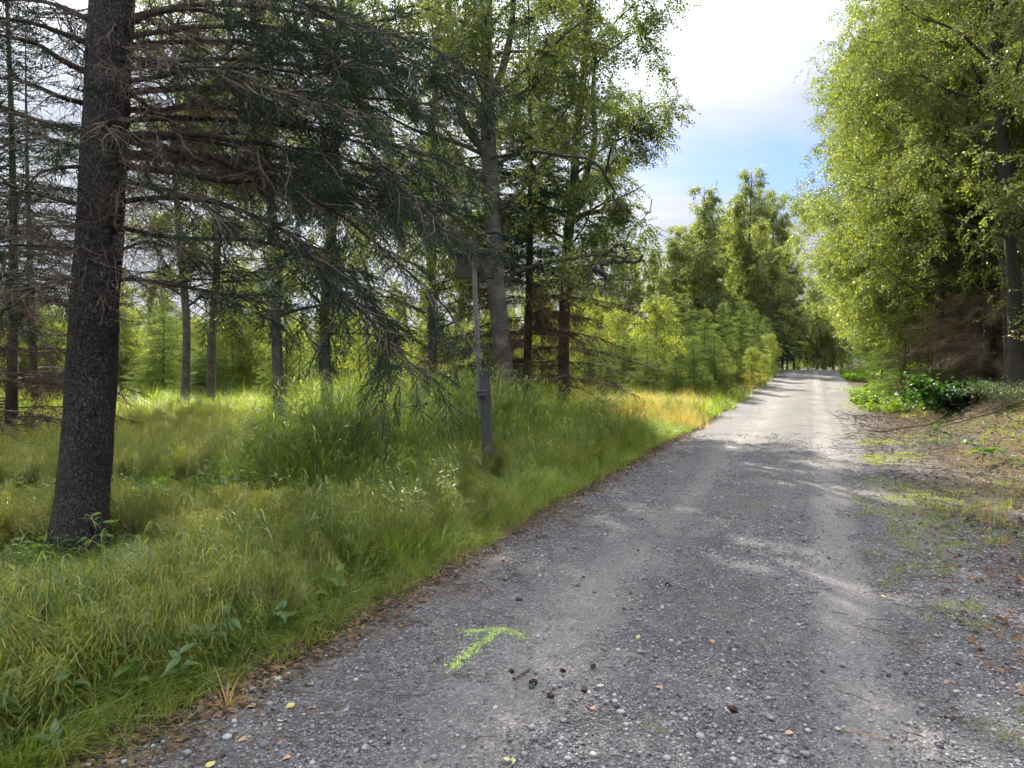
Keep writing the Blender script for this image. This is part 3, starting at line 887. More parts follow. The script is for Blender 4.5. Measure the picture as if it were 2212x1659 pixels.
# ------------------------------------------------------------------ grass and ground cover
def grow():
    # fine bent grass over the whole verge: wide patches, and small tufts along the ragged edge
    x, y = field(2600, 2.2, 26, 1.5); u = x - road_left(y)
    k = u < -.72; x, y, u = x[k], y[k], u[k]
    h = .66 + .45 * wav(x, y, 9, .45) + .2 * sstep(0, 2, -u)
    h = h * (1 - .62 * np.exp(-(((x + 3.45) / 1.2) ** 2 + ((y - 5.6) / 1.1) ** 2)) - .55 * np.exp(-(((x + .35) / .6) ** 2 + ((y - 10.4) / .9) ** 2)))
    put('grass', 'grass_patch', x, y, 1 + .012 * y, .04, sz=np.clip(h * rng.uniform(.55, 1.1, len(x)), .2, 1.3))
    y = 2.2 + 28 * rng.uniform(0, 1, 4200) ** 1.5; u = -rng.uniform(.08, .95, 4200); x = u + road_left(y)
    k = u < -.12 + .10 * wav(x, y, 2, 1.5)
    x, y, u = x[k], y[k], u[k]
    put('verge_edge_grass', 'fine_grass', x, y, rng.uniform(.5, 1.15, len(x)) * (.55 + .6 * sstep(.1, .8, -u)), .2)
    x, y = field(17000, 2.2, 22, 1.5); u = x - road_left(y)
    k = (u < -.45) & (wav(x, y, 4, .5) > -.35) & (((x + 3.45) / 1.1) ** 2 + ((y - 5.5) / 1.2) ** 2 > 1) & (rng.uniform(0, 1, len(x)) < .8)
    put('horsetail_cover', 'horsetail', x[k], y[k], rng.uniform(.7, 1.3, k.sum()) * (1 + .012 * y[k]), .25)
    x, y = field(6500, 2.2, 24, 1.5); u = x - road_left(y)
    k = (u < -.25) & (wav(x, y, 14, .9) > .05)
    put('weed_cover', 'weed', x[k], y[k], rng.uniform(.6, 1.3, k.sum()), .3)
    x, y = field(900, 2.2, 20, 1.4); u = x - road_left(y)
    k = (u < -1.0) & (wav(x, y, 21, .5) > .05)
    put('fern_cover', 'fern', x[k], y[k], rng.uniform(.5, 1.0, k.sum()), .2)
    x, y = field(2600, 2.4, 14, 1.3); u = x - road_left(y)
    k = (u < -.3) & (wav(x, y, 61, 1.3) > .25)
    put('broad_weed_cover', 'big_weed', x[k], y[k], rng.uniform(.6, 1.2, k.sum()), .3)
    # taller grass: edge of the verge and the hummocks behind the post
    x, y = field(24000, 2.2, 24, 1.2); u = x - road_left(y)
    hum = 1.5 * np.exp(-(((x + 2.1) / .8) ** 2 + ((y - 9.6) / .8) ** 2)) + np.exp(-(((x + 2.4) / 1.5) ** 2 + ((y - 10.8) / 1.1) ** 2)) + 1.1 * np.exp(-(((x + .2) / 2.2) ** 2 + ((y - 14.2) / 1.6) ** 2)) \
        + .9 * np.exp(-(((x + .9) / 1.2) ** 2 + ((y - 12.6) / 1.0) ** 2)) + .35 * np.exp(-((u + .9) / .45) ** 2) * (y > 3) + .25 * sstep(.1, .8, wav(x, y, 31, .4))
    k = (u < -.35) & (rng.uniform(0, 1, len(x)) < hum) & ~((np.abs(x + .32 * y / 11.2 ) < .30) & (y < 11.5) & (y > 6))
    x, y, hum = x[k], y[k], hum[k]
    a = rng.uniform(0, 1, len(x)) < .55
    s = np.clip(.5 + .6 * hum, .5, 1.2) * rng.uniform(.75, 1.15, len(x))
    put('tall_grass', 'tall_grass', x[a], y[a], s[a], .12)
    put('reed_grass', 'reed', x[~a], y[~a], s[~a], .12)
    # farther meadow under the trees
    x, y = field(2600, 20, 66, 1.4, 4); u = x - road_left(y)
    k = (u < -1.0)
    put('meadow_grass', 'far_patch', x[k], y[k], rng.uniform(.9, 1.4, k.sum()), .04)
    x, y = field(5500, 18, 50, 1.2, 4); u = x - road_left(y)
    k = (u < -.9) & (wav(x, y, 3, .3) > -.2)
    put('meadow_plants', 'bright_weed', x[k], y[k], rng.uniform(1.0, 2.0, k.sum()), .3)
    # sunlit golden grass beside the far road
    y = rng.uniform(18.5, 56, 1700); u = -.3 - rng.uniform(.06, 1, 1700) ** .8 * (1.6 + 6.4 * np.exp(-((y - 29) / 7) ** 2))
    x = u + road_left(y)
    put('golden_grass', 'gold_patch', x, y, rng.uniform(.6, 1.25, len(x)), .15)
    # green strips on the right of the far road
    y = rng.uniform(20, 62, 2600); v = rng.uniform(.2, 3.0, 2600); x = v + Wd(y) + road_left(y)
    k = wav(x, y, 8, .5) > -.15 + .25 * (v < 1.2)
    put('roadside_plants', 'bright_weed', x[k], y[k], rng.uniform(.8, 2.2, k.sum()), .3)
    # sparse grass on the right shoulder and middle strip
    y = 2.6 + 16 * rng.uniform(0, 1, 2600) ** 1.3; v = np.abs(rng.normal(.25, .5, 2600)) - .15; x = v + Wd(y) + road_left(y)
    k = wav(x, y, 71, 1.6) > .05
    put('right_verge_weeds', 'short_grass', x[k], y[k], rng.uniform(.25, .8, k.sum()), .2)
    y = rng.uniform(3.5, 40, 4200); v = rng.uniform(-.4, 3.6, 4200); x = v + Wd(y) + road_left(y)
    k = wav(x, y, 17, 1.1) > .25
    put('shoulder_grass', 'short_grass', x[k], y[k], rng.uniform(.4, 1.1, k.sum()), .2)
    y = 3 + 45 * rng.uniform(0, 1, 2600) ** 1.3; u = 2.15 + rng.normal(0, .28, 2600); x = u + road_left(y)
    k = wav(x, y, 27, .9) > .25
    put('middle_strip_grass', 'short_grass', x[k], y[k], rng.uniform(.12, .4, k.sum()), .2)
    y = rng.uniform(6, 24, 2600); v = rng.uniform(.8, 5, 2600); x = v + Wd(y) + road_left(y)
    k = wav(x, y, 44, 1.2) > .1
    put('bank_plants', 'weed', x[k], y[k], rng.uniform(.2, .5, k.sum()), .4)
    y = rng.uniform(5, 24, 1500); v = rng.uniform(.5, 5, 1500); x = v + Wd(y) + road_left(y)
    k = wav(x, y, 54, 1.0) > .0
    put('bank_grass', 'short_grass', x[k], y[k], rng.uniform(.5, 1.5, k.sum()), .3)
    # dead leaves: thick along the left edge, thin on the right bank
    n = 9000
    y = 2.3 + 20 * rng.uniform(0, 1, n) ** 1.7; u = rng.normal(-.1, .26, n); x = u + road_left(y)
    k = rng.uniform(0, 1, n) < .25 + .75 * (u < .15)
    put('leaf_litter', 'litter', x[k], y[k], rng.uniform(.018, .045, k.sum()), .5, .012)
    y = 3 + 20 * rng.uniform(0, 1, 1800) ** 1.2; v = rng.uniform(-.3, 4.5, 1800) ; x = v + Wd(y) + road_left(y)
    put('fallen_twigs', 'twig_litter', x, y, rng.uniform(.4, .9, 1800) * (1 + .05 * y), .15, .0)
    n = 700; y = 2.4 + 14 * rng.uniform(0, 1, n) ** 1.4; u = rng.normal(.0, .35, n); x = u + road_left(y)
    put('verge_twigs', 'twig_litter', x, y, rng.uniform(.5, 1.0, n), .15, .0, fz=roadz)
    y = 3 + 20 * rng.uniform(0, 1, 7000) ** 1.3; v = rng.uniform(.0, 4.5, 7000); x = v + Wd(y) + road_left(y)
    put('bank_litter', 'litter', x, y, rng.uniform(.02, .06, 7000), .5, .015)
grow()

# ------------------------------------------------------------------ big spruce
SP = at(171, 1205, 6.56); SP[2] = float(terrain(SP[0], SP[1])) - .05
def limb_growth(path, r0, r, green=.45, dens=1.0, droop=.24, hang=True, dead=False):
    """side branches, dead twigs, lichen and needle sprays of one limb"""
    P = spline(path, 26)
    seg_ = np.linalg.norm(np.diff(P, axis=0), axis=1); cum = np.concatenate([[0], np.cumsum(seg_)]); Lt = cum[-1]
    tan = norm(np.gradient(P, axis=0))
    tw = G(); li = G(); pts = []; rots = []; scl = []
    n2 = int(Lt * 14.5 * dens)
    S0, S1, SR0, SR1 = [], [], [], []
    T0, T1 = [], []
    for k in range(n2):
        t = .10 + .90 * (k + r.uniform(0, 1)) / n2
        x = t * 25; i = min(int(x), 24); f = x - i
        b = P[i] * (1 - f) + P[i + 1] * f; tg = tan[i]
        sd = norm(np.cross(tg, [0, 0, 1.])) * (1 if k % 2 else -1)
        l = (.22 + .62 * math.sin(math.pi * min(1, .15 + .8 * t)) * r.uniform(.4, 1.1)) * min(1, Lt / 2.2 + .2)
        d = norm(tg * r.uniform(.5, 1.0) + sd * r.uniform(.4, 1) + np.array([0, 0, r.uniform(-droop, .12)]))
        p = [b]; m = 5
        for s in range(m):
            d = norm(d + np.array([0, 0, -droop * .22]) + r.normal(0, .19, 3))
            p.append(p[-1] + d * l / m)
        p = np.array(p)
        rr = .0065 * (.5 + l)
        for s in range(m):
            S0.append(p[s]); S1.append(p[s + 1]); SR0.append(rr * (1 - s / m * .8)); SR1.append(rr * (1 - (s + 1) / m * .8))
        isgreen = (not dead) and r.uniform() < (0 if t < green * .55 else min(1, (t - green * .55) / (1 - green) * 1.3))
        nt = int(l * 22 * (0.7 if isgreen else 1.2))
        for q in range(nt):
            tt = r.uniform(.1, 1) * m; ii = min(int(tt), m - 1); bb = p[ii] + (p[ii + 1] - p[ii]) * (tt - ii)
            dd = norm((p[ii + 1] - p[ii]) * 4 + r.normal(0, .85, 3) + np.array([0, 0, -.45 if hang else 0]))
            le = r.uniform(.06, .24)
            mid = bb + dd * le * .5
            e = mid + norm(dd + r.normal(0, .35, 3) + np.array([0, 0, -.35])) * le * .5
            T0 += [bb, mid]; T1 += [mid, e]
        if isgreen:
            ns = max(2, int(l / .11))
            for q in range(ns):
                tt = (q + .8) / ns * m * .97; ii = min(int(tt), m - 1); bb = p[ii] + (p[ii + 1] - p[ii]) * (tt - ii)
                dr = norm(p[ii + 1] - p[ii])
                az = math.atan2(dr[1], dr[0]) + r.normal(0, .5); el = math.asin(max(-1, min(1, dr[2])))
                pts.append(bb); rots.append((r.normal(0, .45), -el + r.normal(.1, .25), az)); scl.append(r.uniform(.55, 1.1) * (.6 + .5 * l))
    S0 = np.array(S0); S1 = np.array(S1)
    v, q = segs(S0, S1, np.array(SR0), np.array(SR1), 4); tw.add(v, q)
    if T0:
        T0 = np.array(T0); T1 = np.array(T1)
        v, q = segs(T0, T1, .0017, .0012, 3); tw.add(v, q)
        # hanging beard lichen on part of the twigs
        m_ = r.uniform(0, 1, len(T0)) < .16
        A = T0[m_]; nrm = r.normal(0, .012, (len(A), 3)); le = r.uniform(.03, .12, len(A))
        B = A + nrm * .8; B[:, 2] -= le
        sdv = norm(r.normal(size=(len(A), 3)) * [1, 1, 0]) * r.uniform(.0015, .0038, len(A))[:, None]
        V = np.stack([A - sdv * .5, A + sdv * .5, (A + B) / 2 + sdv, B, (A + B) / 2 - sdv], 1)
        o5 = (np.arange(len(A)) * 5)[:, None]
        li.add(V.reshape(-1, 3), o5 + np.array([[0, 1, 2, 4]]), o5 + np.array([[4, 2, 3]]))
    return P, tw, li, pts, rots, scl
def big_spruce():
    root = thing('spruce_tree', 'large dark spruce with thick bare trunk standing in the grass at the left', 'tree', tuple(SP))
    zt = 13.5
    zs = np.concatenate([np.linspace(0, 1.2, 34), np.linspace(1.25, 6.5, 110), np.linspace(6.7, zt, 24)])
    cx = .075 * np.sin(zs * .35) + .052 * zs - .0 * zs; cy = .01 * zs
    rad = np.interp(zs, [0, .25, .6, 1.2, 2.2, 4.7, 9, 13.5], [.250, .228, .212, .199, .188, .172, .10, .02])
    path = np.stack([cx, cy, zs], 1)
    v, q, t = tube(path, rad, 56, .035, 7)
    # scaly plates
    rr = np.random.default_rng(5)
    off = .5 + .5 * np.sin(v[:, 0] * 90 + 3 * np.sin(v[:, 2] * 25)) * np.sin(v[:, 2] * 60 + 4 * np.sin(v[:, 1] * 70))
    c = np.stack([np.interp(v[:, 2], zs, cx), np.interp(v[:, 2], zs, cy), v[:, 2]], 1)
    th_ = np.arctan2(v[:, 1] - c[:, 1], v[:, 0] - c[:, 0])
    off = off * (.6 + .4 * np.sin(th_ * 9 + v[:, 2] * 3)) + 4.5 * np.exp(-v[:, 2] / .16) * np.maximum(0, np.sin(th_ * 4 + .6)) + .7 * wav(th_ * 3, v[:, 2] * 2, 1.0, 2.0)
    v = v + norm((v - c) * [1, 1, 0]) * (off * .011)[:, None]
    kid(root, obj('trunk', G().add(v, q, t).mesh('trunk', M['spruce_bark'], True)))
    W0 = SP
    def onax(z): return np.array([np.interp(z, zs, cx), np.interp(z, zs, cy), z])
    # knots and broken stubs on the bare lower trunk
    kn = [(205, 640), (232, 700), (222, 760), (228, 815), (168, 930), (226, 985), (150, 870), (190, 560), (215, 610)]
    for i, (px, py) in enumerate(kn):
        p = at(px, py, SP[1] - .2) - W0; ax = onax(p[2]); d = norm((p - ax) * [1, 1, 0]); rd = float(np.interp(p[2], zs, rad))
        b = ax + d * (rd - .03)
        pth = np.array([b, b + d * .04, b + d * .05 + [0, 0, .004]])
        kid(root, obj('branch_stub', G().add(*tube(pth, [.022, .018, .008], 7)).mesh('stub', M['limb_bark'], True)))
    limbs = [
        ([(276, 127), (333, 133), (378, 144), (467, 147), (578, 147), (690, 160), (790, 120)], 6.3, .036, .55),
        ([(271, 176), (330, 168), (444, 151), (560, 190), (700, 220), (830, 260)], 5.9, .030, .5),
        ([(276, 293), (356, 291), (444, 291), (511, 307), (556, 307), (622, 320), (740, 340), (860, 400), (960, 500)], 6.1, .036, .55),
        ([(284, 307), (369, 327), (467, 344), (511, 369), (578, 382), (690, 400), (800, 450), (900, 520)], 7.2, .028, .6),
        ([(267, 360), (378, 373), (489, 391), (578, 391), (644, 418), (733, 462), (850, 560), (950, 650), (1000, 720)], 6.4, .032, .45),
        ([(271, 393), (333, 402), (400, 422), (470, 470)], 5.6, .016, .9),
        ([(267, 435), (311, 429), (400, 427), (489, 444), (578, 480), (644, 520), (689, 578), (733, 631), (800, 690), (860, 760), (930, 820)], 5.7, .026, .42),
        ([(267, 493), (333, 507), (422, 516), (556, 520), (667, 556), (760, 610), (830, 700), (840, 800), (830, 880)], 6.9, .024, .42),
        ([(262, 540), (311, 524), (370, 535), (440, 560), (520, 600)], 7.4, .018, .6),
        ([(262, 604), (311, 604), (378, 618), (467, 631), (560, 650), (660, 700)], 6.0, .020, .8),
        ([(191, 93), (133, 71), (67, 49), (0, 38), (-90, 20)], 6.3, .034, .6),
        ([(182, 153), (133, 129), (80, 96), (0, 76), (-100, 70)], 6.0, .034, .6),
        ([(178, 222), (124, 207), (67, 182), (0, 169), (-100, 190)], 6.2, .030, .55),
        ([(178, 284), (111, 267), (44, 249), (0, 238), (-90, 260)], 7.0, .026, .45),
        ([(175, 360), (124, 364), (80, 378), (44, 422), (-20, 480)], 6.4, .022, .6),
        ([(164, 440), (111, 427), (53, 413), (0, 395), (-90, 400)], 5.9, .026, .4),
        ([(164, 489), (80, 489), (0, 495), (-70, 530)], 7.1, .018, .6),
        ([(147, 538), (89, 531), (0, 533), (-80, 560)], 6.1, .022, .6),
        ([(165, 600), (100, 615), (40, 650), (-30, 700)], 7.4, .014, .5),
        ([(260, 60), (330, 30), (420, 20), (540, 50), (660, 90), (760, 150)], 6.9, .034, .55),
        ([(270, 100), (400, 90), (560, 95), (720, 120), (860, 150), (1010, 210)], 8.3, .034, .5),
        ([(270, 200), (420, 190), (600, 200), (780, 210), (940, 230), (1070, 290)], 8.9, .034, .5),
        ([(268, 260), (420, 255), (600, 270), (800, 300), (960, 350), (1085, 420)], 8.4, .032, .5),
        ([(268, 330), (420, 340), (600, 360), (780, 400), (950, 450), (1075, 540)], 8.9, .030, .5),
        ([(272, 40), (420, 10), (600, 20), (800, 60), (960, 120), (1060, 190)], 8.0, .032, .5),
        ([(190, 40), (120, 10), (40, 0), (-80, 10)], 7.4, .03, .5),
        ([(176, 320), (100, 300), (20, 310), (-80, 360)], 5.6, .024, .5),
        ([(270, 150), (400, 130), (540, 130), (700, 150), (850, 190), (980, 300)], 7.2, .030, .35),
        ([(268, 300), (420, 300), (560, 330), (720, 370), (880, 430), (1010, 540)], 7.9, .028, .35),
        ([(268, 340), (420, 350), (600, 380), (800, 430), (950, 490), (1075, 580)], 9.8, .028, .3),
        ([(272, 80), (420, 60), (600, 60), (800, 110), (960, 180), (1080, 300)], 9.2, .030, .35),
        ([(265, 235), (340, 240), (430, 225), (560, 250), (700, 290), (850, 330), (990, 430)], 7.6, .03, .5),
    ]
    r = np.random.default_rng(11)
    allp = []
    for pts, Yend, rad0, green in limbs:
        n = len(pts); P = []
        for i, (px, py) in enumerate(pts):
            f = i / (n - 1); Y = SP[1] * (1 - f) + Yend * f + .07 * math.sin(f * 5 + px)
            P.append(at(px, py, Y) - W0)
        ax = onax(P[0][2] - .01)
        P = [ax + (P[0] - ax) * .5 * [1, 1, 1]] + P
        allp.append((np.array(P), rad0, green))
    # limbs that run towards and away from the viewer, and the crown above the picture
    for k in range(26):
        z = 2.7 + 9.5 * (k / 26) ** .9
        az = k * 2.39996 + .4
        if z < 4.6 and abs(math.cos(az)) > .75: continue
        L_ = (2.9 if z > 4.4 else 1.7) * (1 - (z - 2) / 14) * r.uniform(.8, 1.1)
        if z < 4.4 and math.sin(az) < 0: L_ *= .7
        o = np.array([math.cos(az), math.sin(az), 0]); b = onax(z)
        P = np.array([b + o * L_ * t + np.array([0, 0, L_ * (.10 * t - .38 * t * t)]) for t in (0, .2, .4, .6, .8, 1)]) + r.normal(0, .04, (6, 3)) * np.arange(6)[:, None] / 5
        allp.append((P, .022 + .006 * L_, .45 if z < 5 else .3))
    for P, r0, green in allp:
        P2, tw, li, pts, rots, scl = limb_growth(P, r0, r, green, 1.0 if P[0][2] < 5.2 else .42)
        rd = r0 * (1 - np.linspace(0, 1, len(P2)) * .86)
        lo = kid(root, obj('limb', G().add(*tube(P2, rd, 9, .10, 9)).mesh('limb', M['limb_bark'], True)))
        kid(lo, obj('twigs', tw.mesh('twigs', M['dead_twig']), kind='stuff'))
        if li.n: kid(lo, obj('beard_lichen', li.mesh('lichen', M['lichen']), kind='stuff'))
        if pts: kid(lo, scatter('needles', 'spray', pts, rots, scl))
    # fine dead twigs that fan out round the trunk
    T0, T1 = [], []
    for k in range(260):
        z = r.uniform(2.1, 3.2); az = r.uniform(0, 6.28); b = onax(z); d = np.array([math.cos(az), math.sin(az), r.uniform(-.3, .3)])
        p = b + d * .2; l = r.uniform(.3, .8)
        for s in range(5):
            d = norm(d + r.normal(0, .16, 3) + [0, 0, -.05]); q = p + d * l / 5; T0.append(p); T1.append(q)
            if r.uniform() < .7:
                T0.append(q); T1.append(q + norm(d + r.normal(0, .6, 3)) * l / 4)
            p = q
    v, q = segs(T0, T1, .0021, .0013, 3)
    kid(root, obj('dead_twigs', G().add(v, q).mesh('dead_twigs', M['dead_twig']), kind='stuff'))
big_spruce()

# ------------------------------------------------------------------ birch trees
def birch_parts(seed, H, Rc, zb, r0, nl=26, ns=3000, trunk=None, forks=None, mult=1.0, top=.25, droop=.5):
    r = np.random.default_rng(seed)
    zs = np.linspace(0, H, 40)
    if trunk is None:
        a1, a2 = r.uniform(0, 6.28, 2); am = .012 * H
        cx = am * np.sin(zs * 2.6 / H + a1) - am * math.sin(a1); cy = am * np.sin(zs * 3.1 / H + a2) - am * math.sin(a2)
    else:
        T = np.array(trunk); cx = np.interp(zs, T[:, 2], T[:, 0]); cy = np.interp(zs, T[:, 2], T[:, 1])
    path = np.stack([cx, cy, zs], 1)
    rad = r0 * (1 - zs / H) ** .75 + .012 + r0 * .35 * np.exp(-zs / .3)
    trunkm = tube(path, rad, 14, .06, 3)
    limbs = []; T0, T1, TR = [], [], []; pts = []; rots = []
    def ax(z): return np.array([np.interp(z, zs, cx), np.interp(z, zs, cy), z])
    starts = []
    for k in range(nl):
        f = (k + r.uniform(0, .8)) / nl; z = zb + (H * .96 - zb) * f ** .95
        env = math.sin(math.pi * min(1, .30 + .66 * f)) ** .7 * (1 - .45 * f) + top * f
        starts.append((z, k * 2.39996 + r.uniform(-.4, .4), Rc * env * r.uniform(.7, 1.12), f))
    lens = []
    for z, az, L_, f in starts:
        o = np.array([math.cos(az), math.sin(az), 0]); d = norm(o + np.array([0, 0, .35 + .75 * f]))
        p = [ax(z)]; m = 8
        for s in range(m):
            d = norm(d + r.normal(0, .16, 3) + np.array([0, 0, .05 - .16 * s / m * droop * 2])); p.append(p[-1] + d * L_ * 1.15 / m)
        p = np.array(p)
        limbs.append((p, np.linspace(.24 * float(np.interp(z, zs, rad)) + .012, .006, m + 1)))
        n2 = max(4, int(L_ * 4.2))
        for j in range(n2):
            t = r.uniform(.18, 1) * m; i = min(int(t), m - 1); b = p[i] + (p[i + 1] - p[i]) * (t - i)
            dd = norm((p[i + 1] - p[i]) * 3 / L_ + r.normal(0, .7, 3) + [0, 0, .1]); l2 = L_ * r.uniform(.16, .42) + .15
            q = [b]
            for s in range(4):
                dd = norm(dd + r.normal(0, .22, 3) + np.array([0, 0, -.12 * droop * 2])); q.append(q[-1] + dd * l2 / 4)
            q = np.array(q)
            T0 += list(q[:-1]); T1 += list(q[1:]); TR += [.009 * (1 - s * .22) for s in range(4)]
            lens.append((q, l2))
    tot = sum(l for q, l in lens)
    for q, l in lens:
        n = max(1, int(round(ns * l / tot)))
        t = r.uniform(.1, 1, n) * 4; i = np.minimum(t.astype(int), 3); b = q[i] + (q[i + 1] - q[i]) * (t - i)[:, None]
        b = b + r.normal(0, .09, (n, 3)) * mult
        pts.append(b)
        d0 = norm(q[-1] - q[0]); az = math.atan2(d0[1], d0[0])
        rots.append(np.stack([r.normal(0, .6, n), r.normal(.35 + droop * .5, .45, n), az + r.normal(0, 1.2, n)], 1))
    tn = segs(T0, T1, np.array(TR), np.array(TR) * .75, 3)
    return trunkm, limbs, tn, np.concatenate(pts), np.concatenate(rots), r
def birch(label, loc, seed, key='birch_sprig', cat='tree', name='birch_tree', group=None, rz=0, near=False, bark='birch_bark', smul=1.0, extra=None, lean=(0, 0), **kw):
    root = thing(name, label, cat, tuple(loc), rz, group, lean)
    trunkm, limbs, tn, pts, rots, r = birch_parts(seed, **kw)
    g = G().add(*trunkm)
    if near:
        for p, rd in limbs:
            pp = spline(p, 16); kid(root, obj('limb', G().add(*tube(pp, np.interp(np.linspace(0, 1, 16), np.linspace(0, 1, len(rd)), rd), 7, .08, 5)).mesh('limb', M['dark_bark'], True)))
        kid(root, obj('trunk', g.mesh('trunk', M[bark], True)))
    else:
        for p, rd in limbs: g.add(*tube(p, rd, 5))
        kid(root, obj('trunk', g.mesh('trunk', M[bark], True)))
    kid(root, obj('twigs', G().add(*tn).mesh('twigs', M['dark_bark']), kind='stuff'))
    kid(root, solid('crown', key, pts, rots, r.uniform(.75, 1.25, len(pts)) * smul))
    if extra: extra(root)
    return root
def gp(px, Y, dz=-.08):
    """ground point on the pixel column px at depth Y"""
    x = ray(px, 800)[0] * Y
    return np.array([x, Y, float(terrain(x, Y)) + dz])
def tr_px(base, pts, Y):
    return [(0, 0, 0)] + [tuple(at(px, py, Y) - base) for px, py in pts]

b1 = gp(1088, 16.6)
def burl(root):
    g = G()
    for i, (x, z, s) in enumerate(((.26, .95, .16), (.30, .70, .17), (.27, 1.2, .12), (.24, .45, .17), (.1, .3, .2))):
        me = rock_mesh(70 + i, 'dark_bark', 3, 1.3)
        v = np.array([w.co for w in me.vertices]) * s * 2; t = [list(p.vertices) for p in me.polygons]
        v = v * (1 + .10 * wav(v[:, 0], v[:, 1], v[:, 2], 14))[:, None]
        g.add(v + [x - .06, -.06, z], None, t)
    kid(root, obj('burl', g.mesh('burl', M['dark_bark'], True)))
    gnarl(root)
    for pts, r0 in (([(1060, 210), (1085, 150), (1105, 60), (1112, -60), (1118, -220)], .11), ([(1052, 330), (1000, 260), (985, 150), (970, 20), (960, -150)], .12)):
        P = spline([at(px, py, 16.6 + .2 * i) - b1 for i, (px, py) in enumerate(pts)], 18)
        kid(root, obj('limb', G().add(*tube(P, np.linspace(r0, .03, 18), 9, .08, 4)).mesh('limb', M['dark_bark'], True)))
def gnarl(root):
    g = G()
    def add(pts, r0, r1):
        P = spline([at(px, py, 16.6 - 2.1 * min(1, max(0, px - 1056) / 230) + .14 * math.sin(px * .7)) - b1 for px, py in pts], len(pts) * 4); P[1:-1] += np.random.default_rng(int(pts[0][0])).normal(0, .018, P[1:-1].shape); g.add(*tube(P, np.linspace(r0, r1, len(P)) * .72, 7, .2, 8))
    add([(1272, 600), (1285, 575), (1297, 590), (1305, 570), (1322, 564), (1350, 566), (1378, 566), (1388, 552)], .052, .04)
    add([(1297, 590), (1312, 603), (1306, 620), (1300, 640)], .055, .02)
    add([(1300, 572), (1296, 556), (1312, 547), (1322, 541), (1334, 552), (1346, 558), (1360, 552), (1352, 540), (1356, 512), (1372, 488), (1402, 462), (1408, 430)], .032, .012)
    add([(1352, 540), (1378, 535), (1410, 540), (1440, 548), (1480, 540)], .018, .006)
    add([(1312, 547), (1330, 532), (1345, 528), (1352, 540)], .03, .02)
    add([(1385, 556), (1395, 580), (1400, 610), (1420, 640)], .018, .006)
    add([(1058, 345), (1130, 330), (1220, 335), (1290, 355), (1322, 405), (1330, 430), (1348, 452), (1356, 470), (1372, 488)], .045, .022)
    add([(1388, 475), (1420, 500), (1450, 520)], .014, .005)
    kid(root, tagp(obj('dead_branch', g.mesh('dead_branch', M['dark_bark'], True)), 'gnarled curling dead branch'))
birch('big old birch behind the grey post, burl at its foot and curled dead branch', b1, 101, near=True, H=15.5, Rc=3.7, zb=2.8, r0=.225, nl=40, ns=6200, smul=1.1,
      trunk=tr_px(b1, [(1091, 850), (1088, 790), (1081, 710), (1071, 620), (1066, 500), (1056, 330), (1050, 100), (1050, -100), (1060, -380)], 16.6), extra=burl)
b2 = gp(1216, 20.5)
def forks(root):
    for pts, r0 in (([(1232, 440), (1190, 385), (1150, 360), (1125, 300), (1110, 220)], .10), ([(1238, 450), (1262, 390), (1285, 300), (1280, 200), (1290, 90)], .10), ([(1235, 480), (1262, 462), (1300, 455), (1312, 430), (1308, 380), (1325, 300)], .085)):
        P = spline([at(px, py, 20.5 - .15 * i) - b2 for i, (px, py) in enumerate(pts)], 20)
        kid(root, obj('limb', G().add(*tube(P, np.linspace(r0, .03, 20), 9, .08, 4)).mesh('limb', M['dark_bark'], True)))
birch('forked birch with dark straight trunk, right neighbour of the big old one', b2, 102, near=True, H=15.5, Rc=2.8, zb=3.4, r0=.17, nl=40, ns=5600, smul=1.15,
      trunk=tr_px(b2, [(1217, 800), (1220, 640), (1228, 500), (1238, 430), (1245, 300), (1262, 150), (1275, 0), (1280, -180)], 20.5), bark='dark_bark', extra=forks)
# birches that stand in the meadow on the left; their crowns close the upper left of the picture
lefts = [(706, 18.0, 103, 'pale trunked birch behind the tall grass hummock', .155, 13.5, 3.2, 4.0, [(706, 850), (701, 700), (708, 560), (728, 400), (718, 200), (740, 0), (750, -200)]),
         (603, 17.2, 104, 'dark barked birch left of the tall grass hummock', .15, 13.5, 3.0, 4.2, [(604, 860), (596, 700), (598, 560), (582, 400), (560, 200), (566, 0), (550, -200)]),
         (455, 22.5, 105, 'slim birch with a slight bend, right one of the pair beyond the spruce', .15, 14, 3.2, 4.6, [(455, 860), (459, 720), (468, 600), (470, 400), (488, 200), (500, 0)]),
         (400, 22.0, 106, 'slim white birch, left one of the pair beyond the spruce', .14, 14, 3.2, 4.6, [(401, 860), (404, 700), (396, 600), (380, 400), (384, 200), (366, 0)]),
         (935, 21.0, 107, 'tall birch rising behind the spruce boughs, left of the big old birch', .17, 15, 3.4, 4.0, [(935, 800), (932, 600), (925, 400), (940, 200), (948, 0)])]
for px, Y, sd_, lab, r0, H, Rc, zb, tp in lefts:
    b = gp(px, Y)
    birch(lab, b, sd_, near=True, H=H, Rc=Rc * .9, zb=zb - 1.8, r0=r0 * .88, nl=28, ns=3000, trunk=tr_px(b, tp, Y))

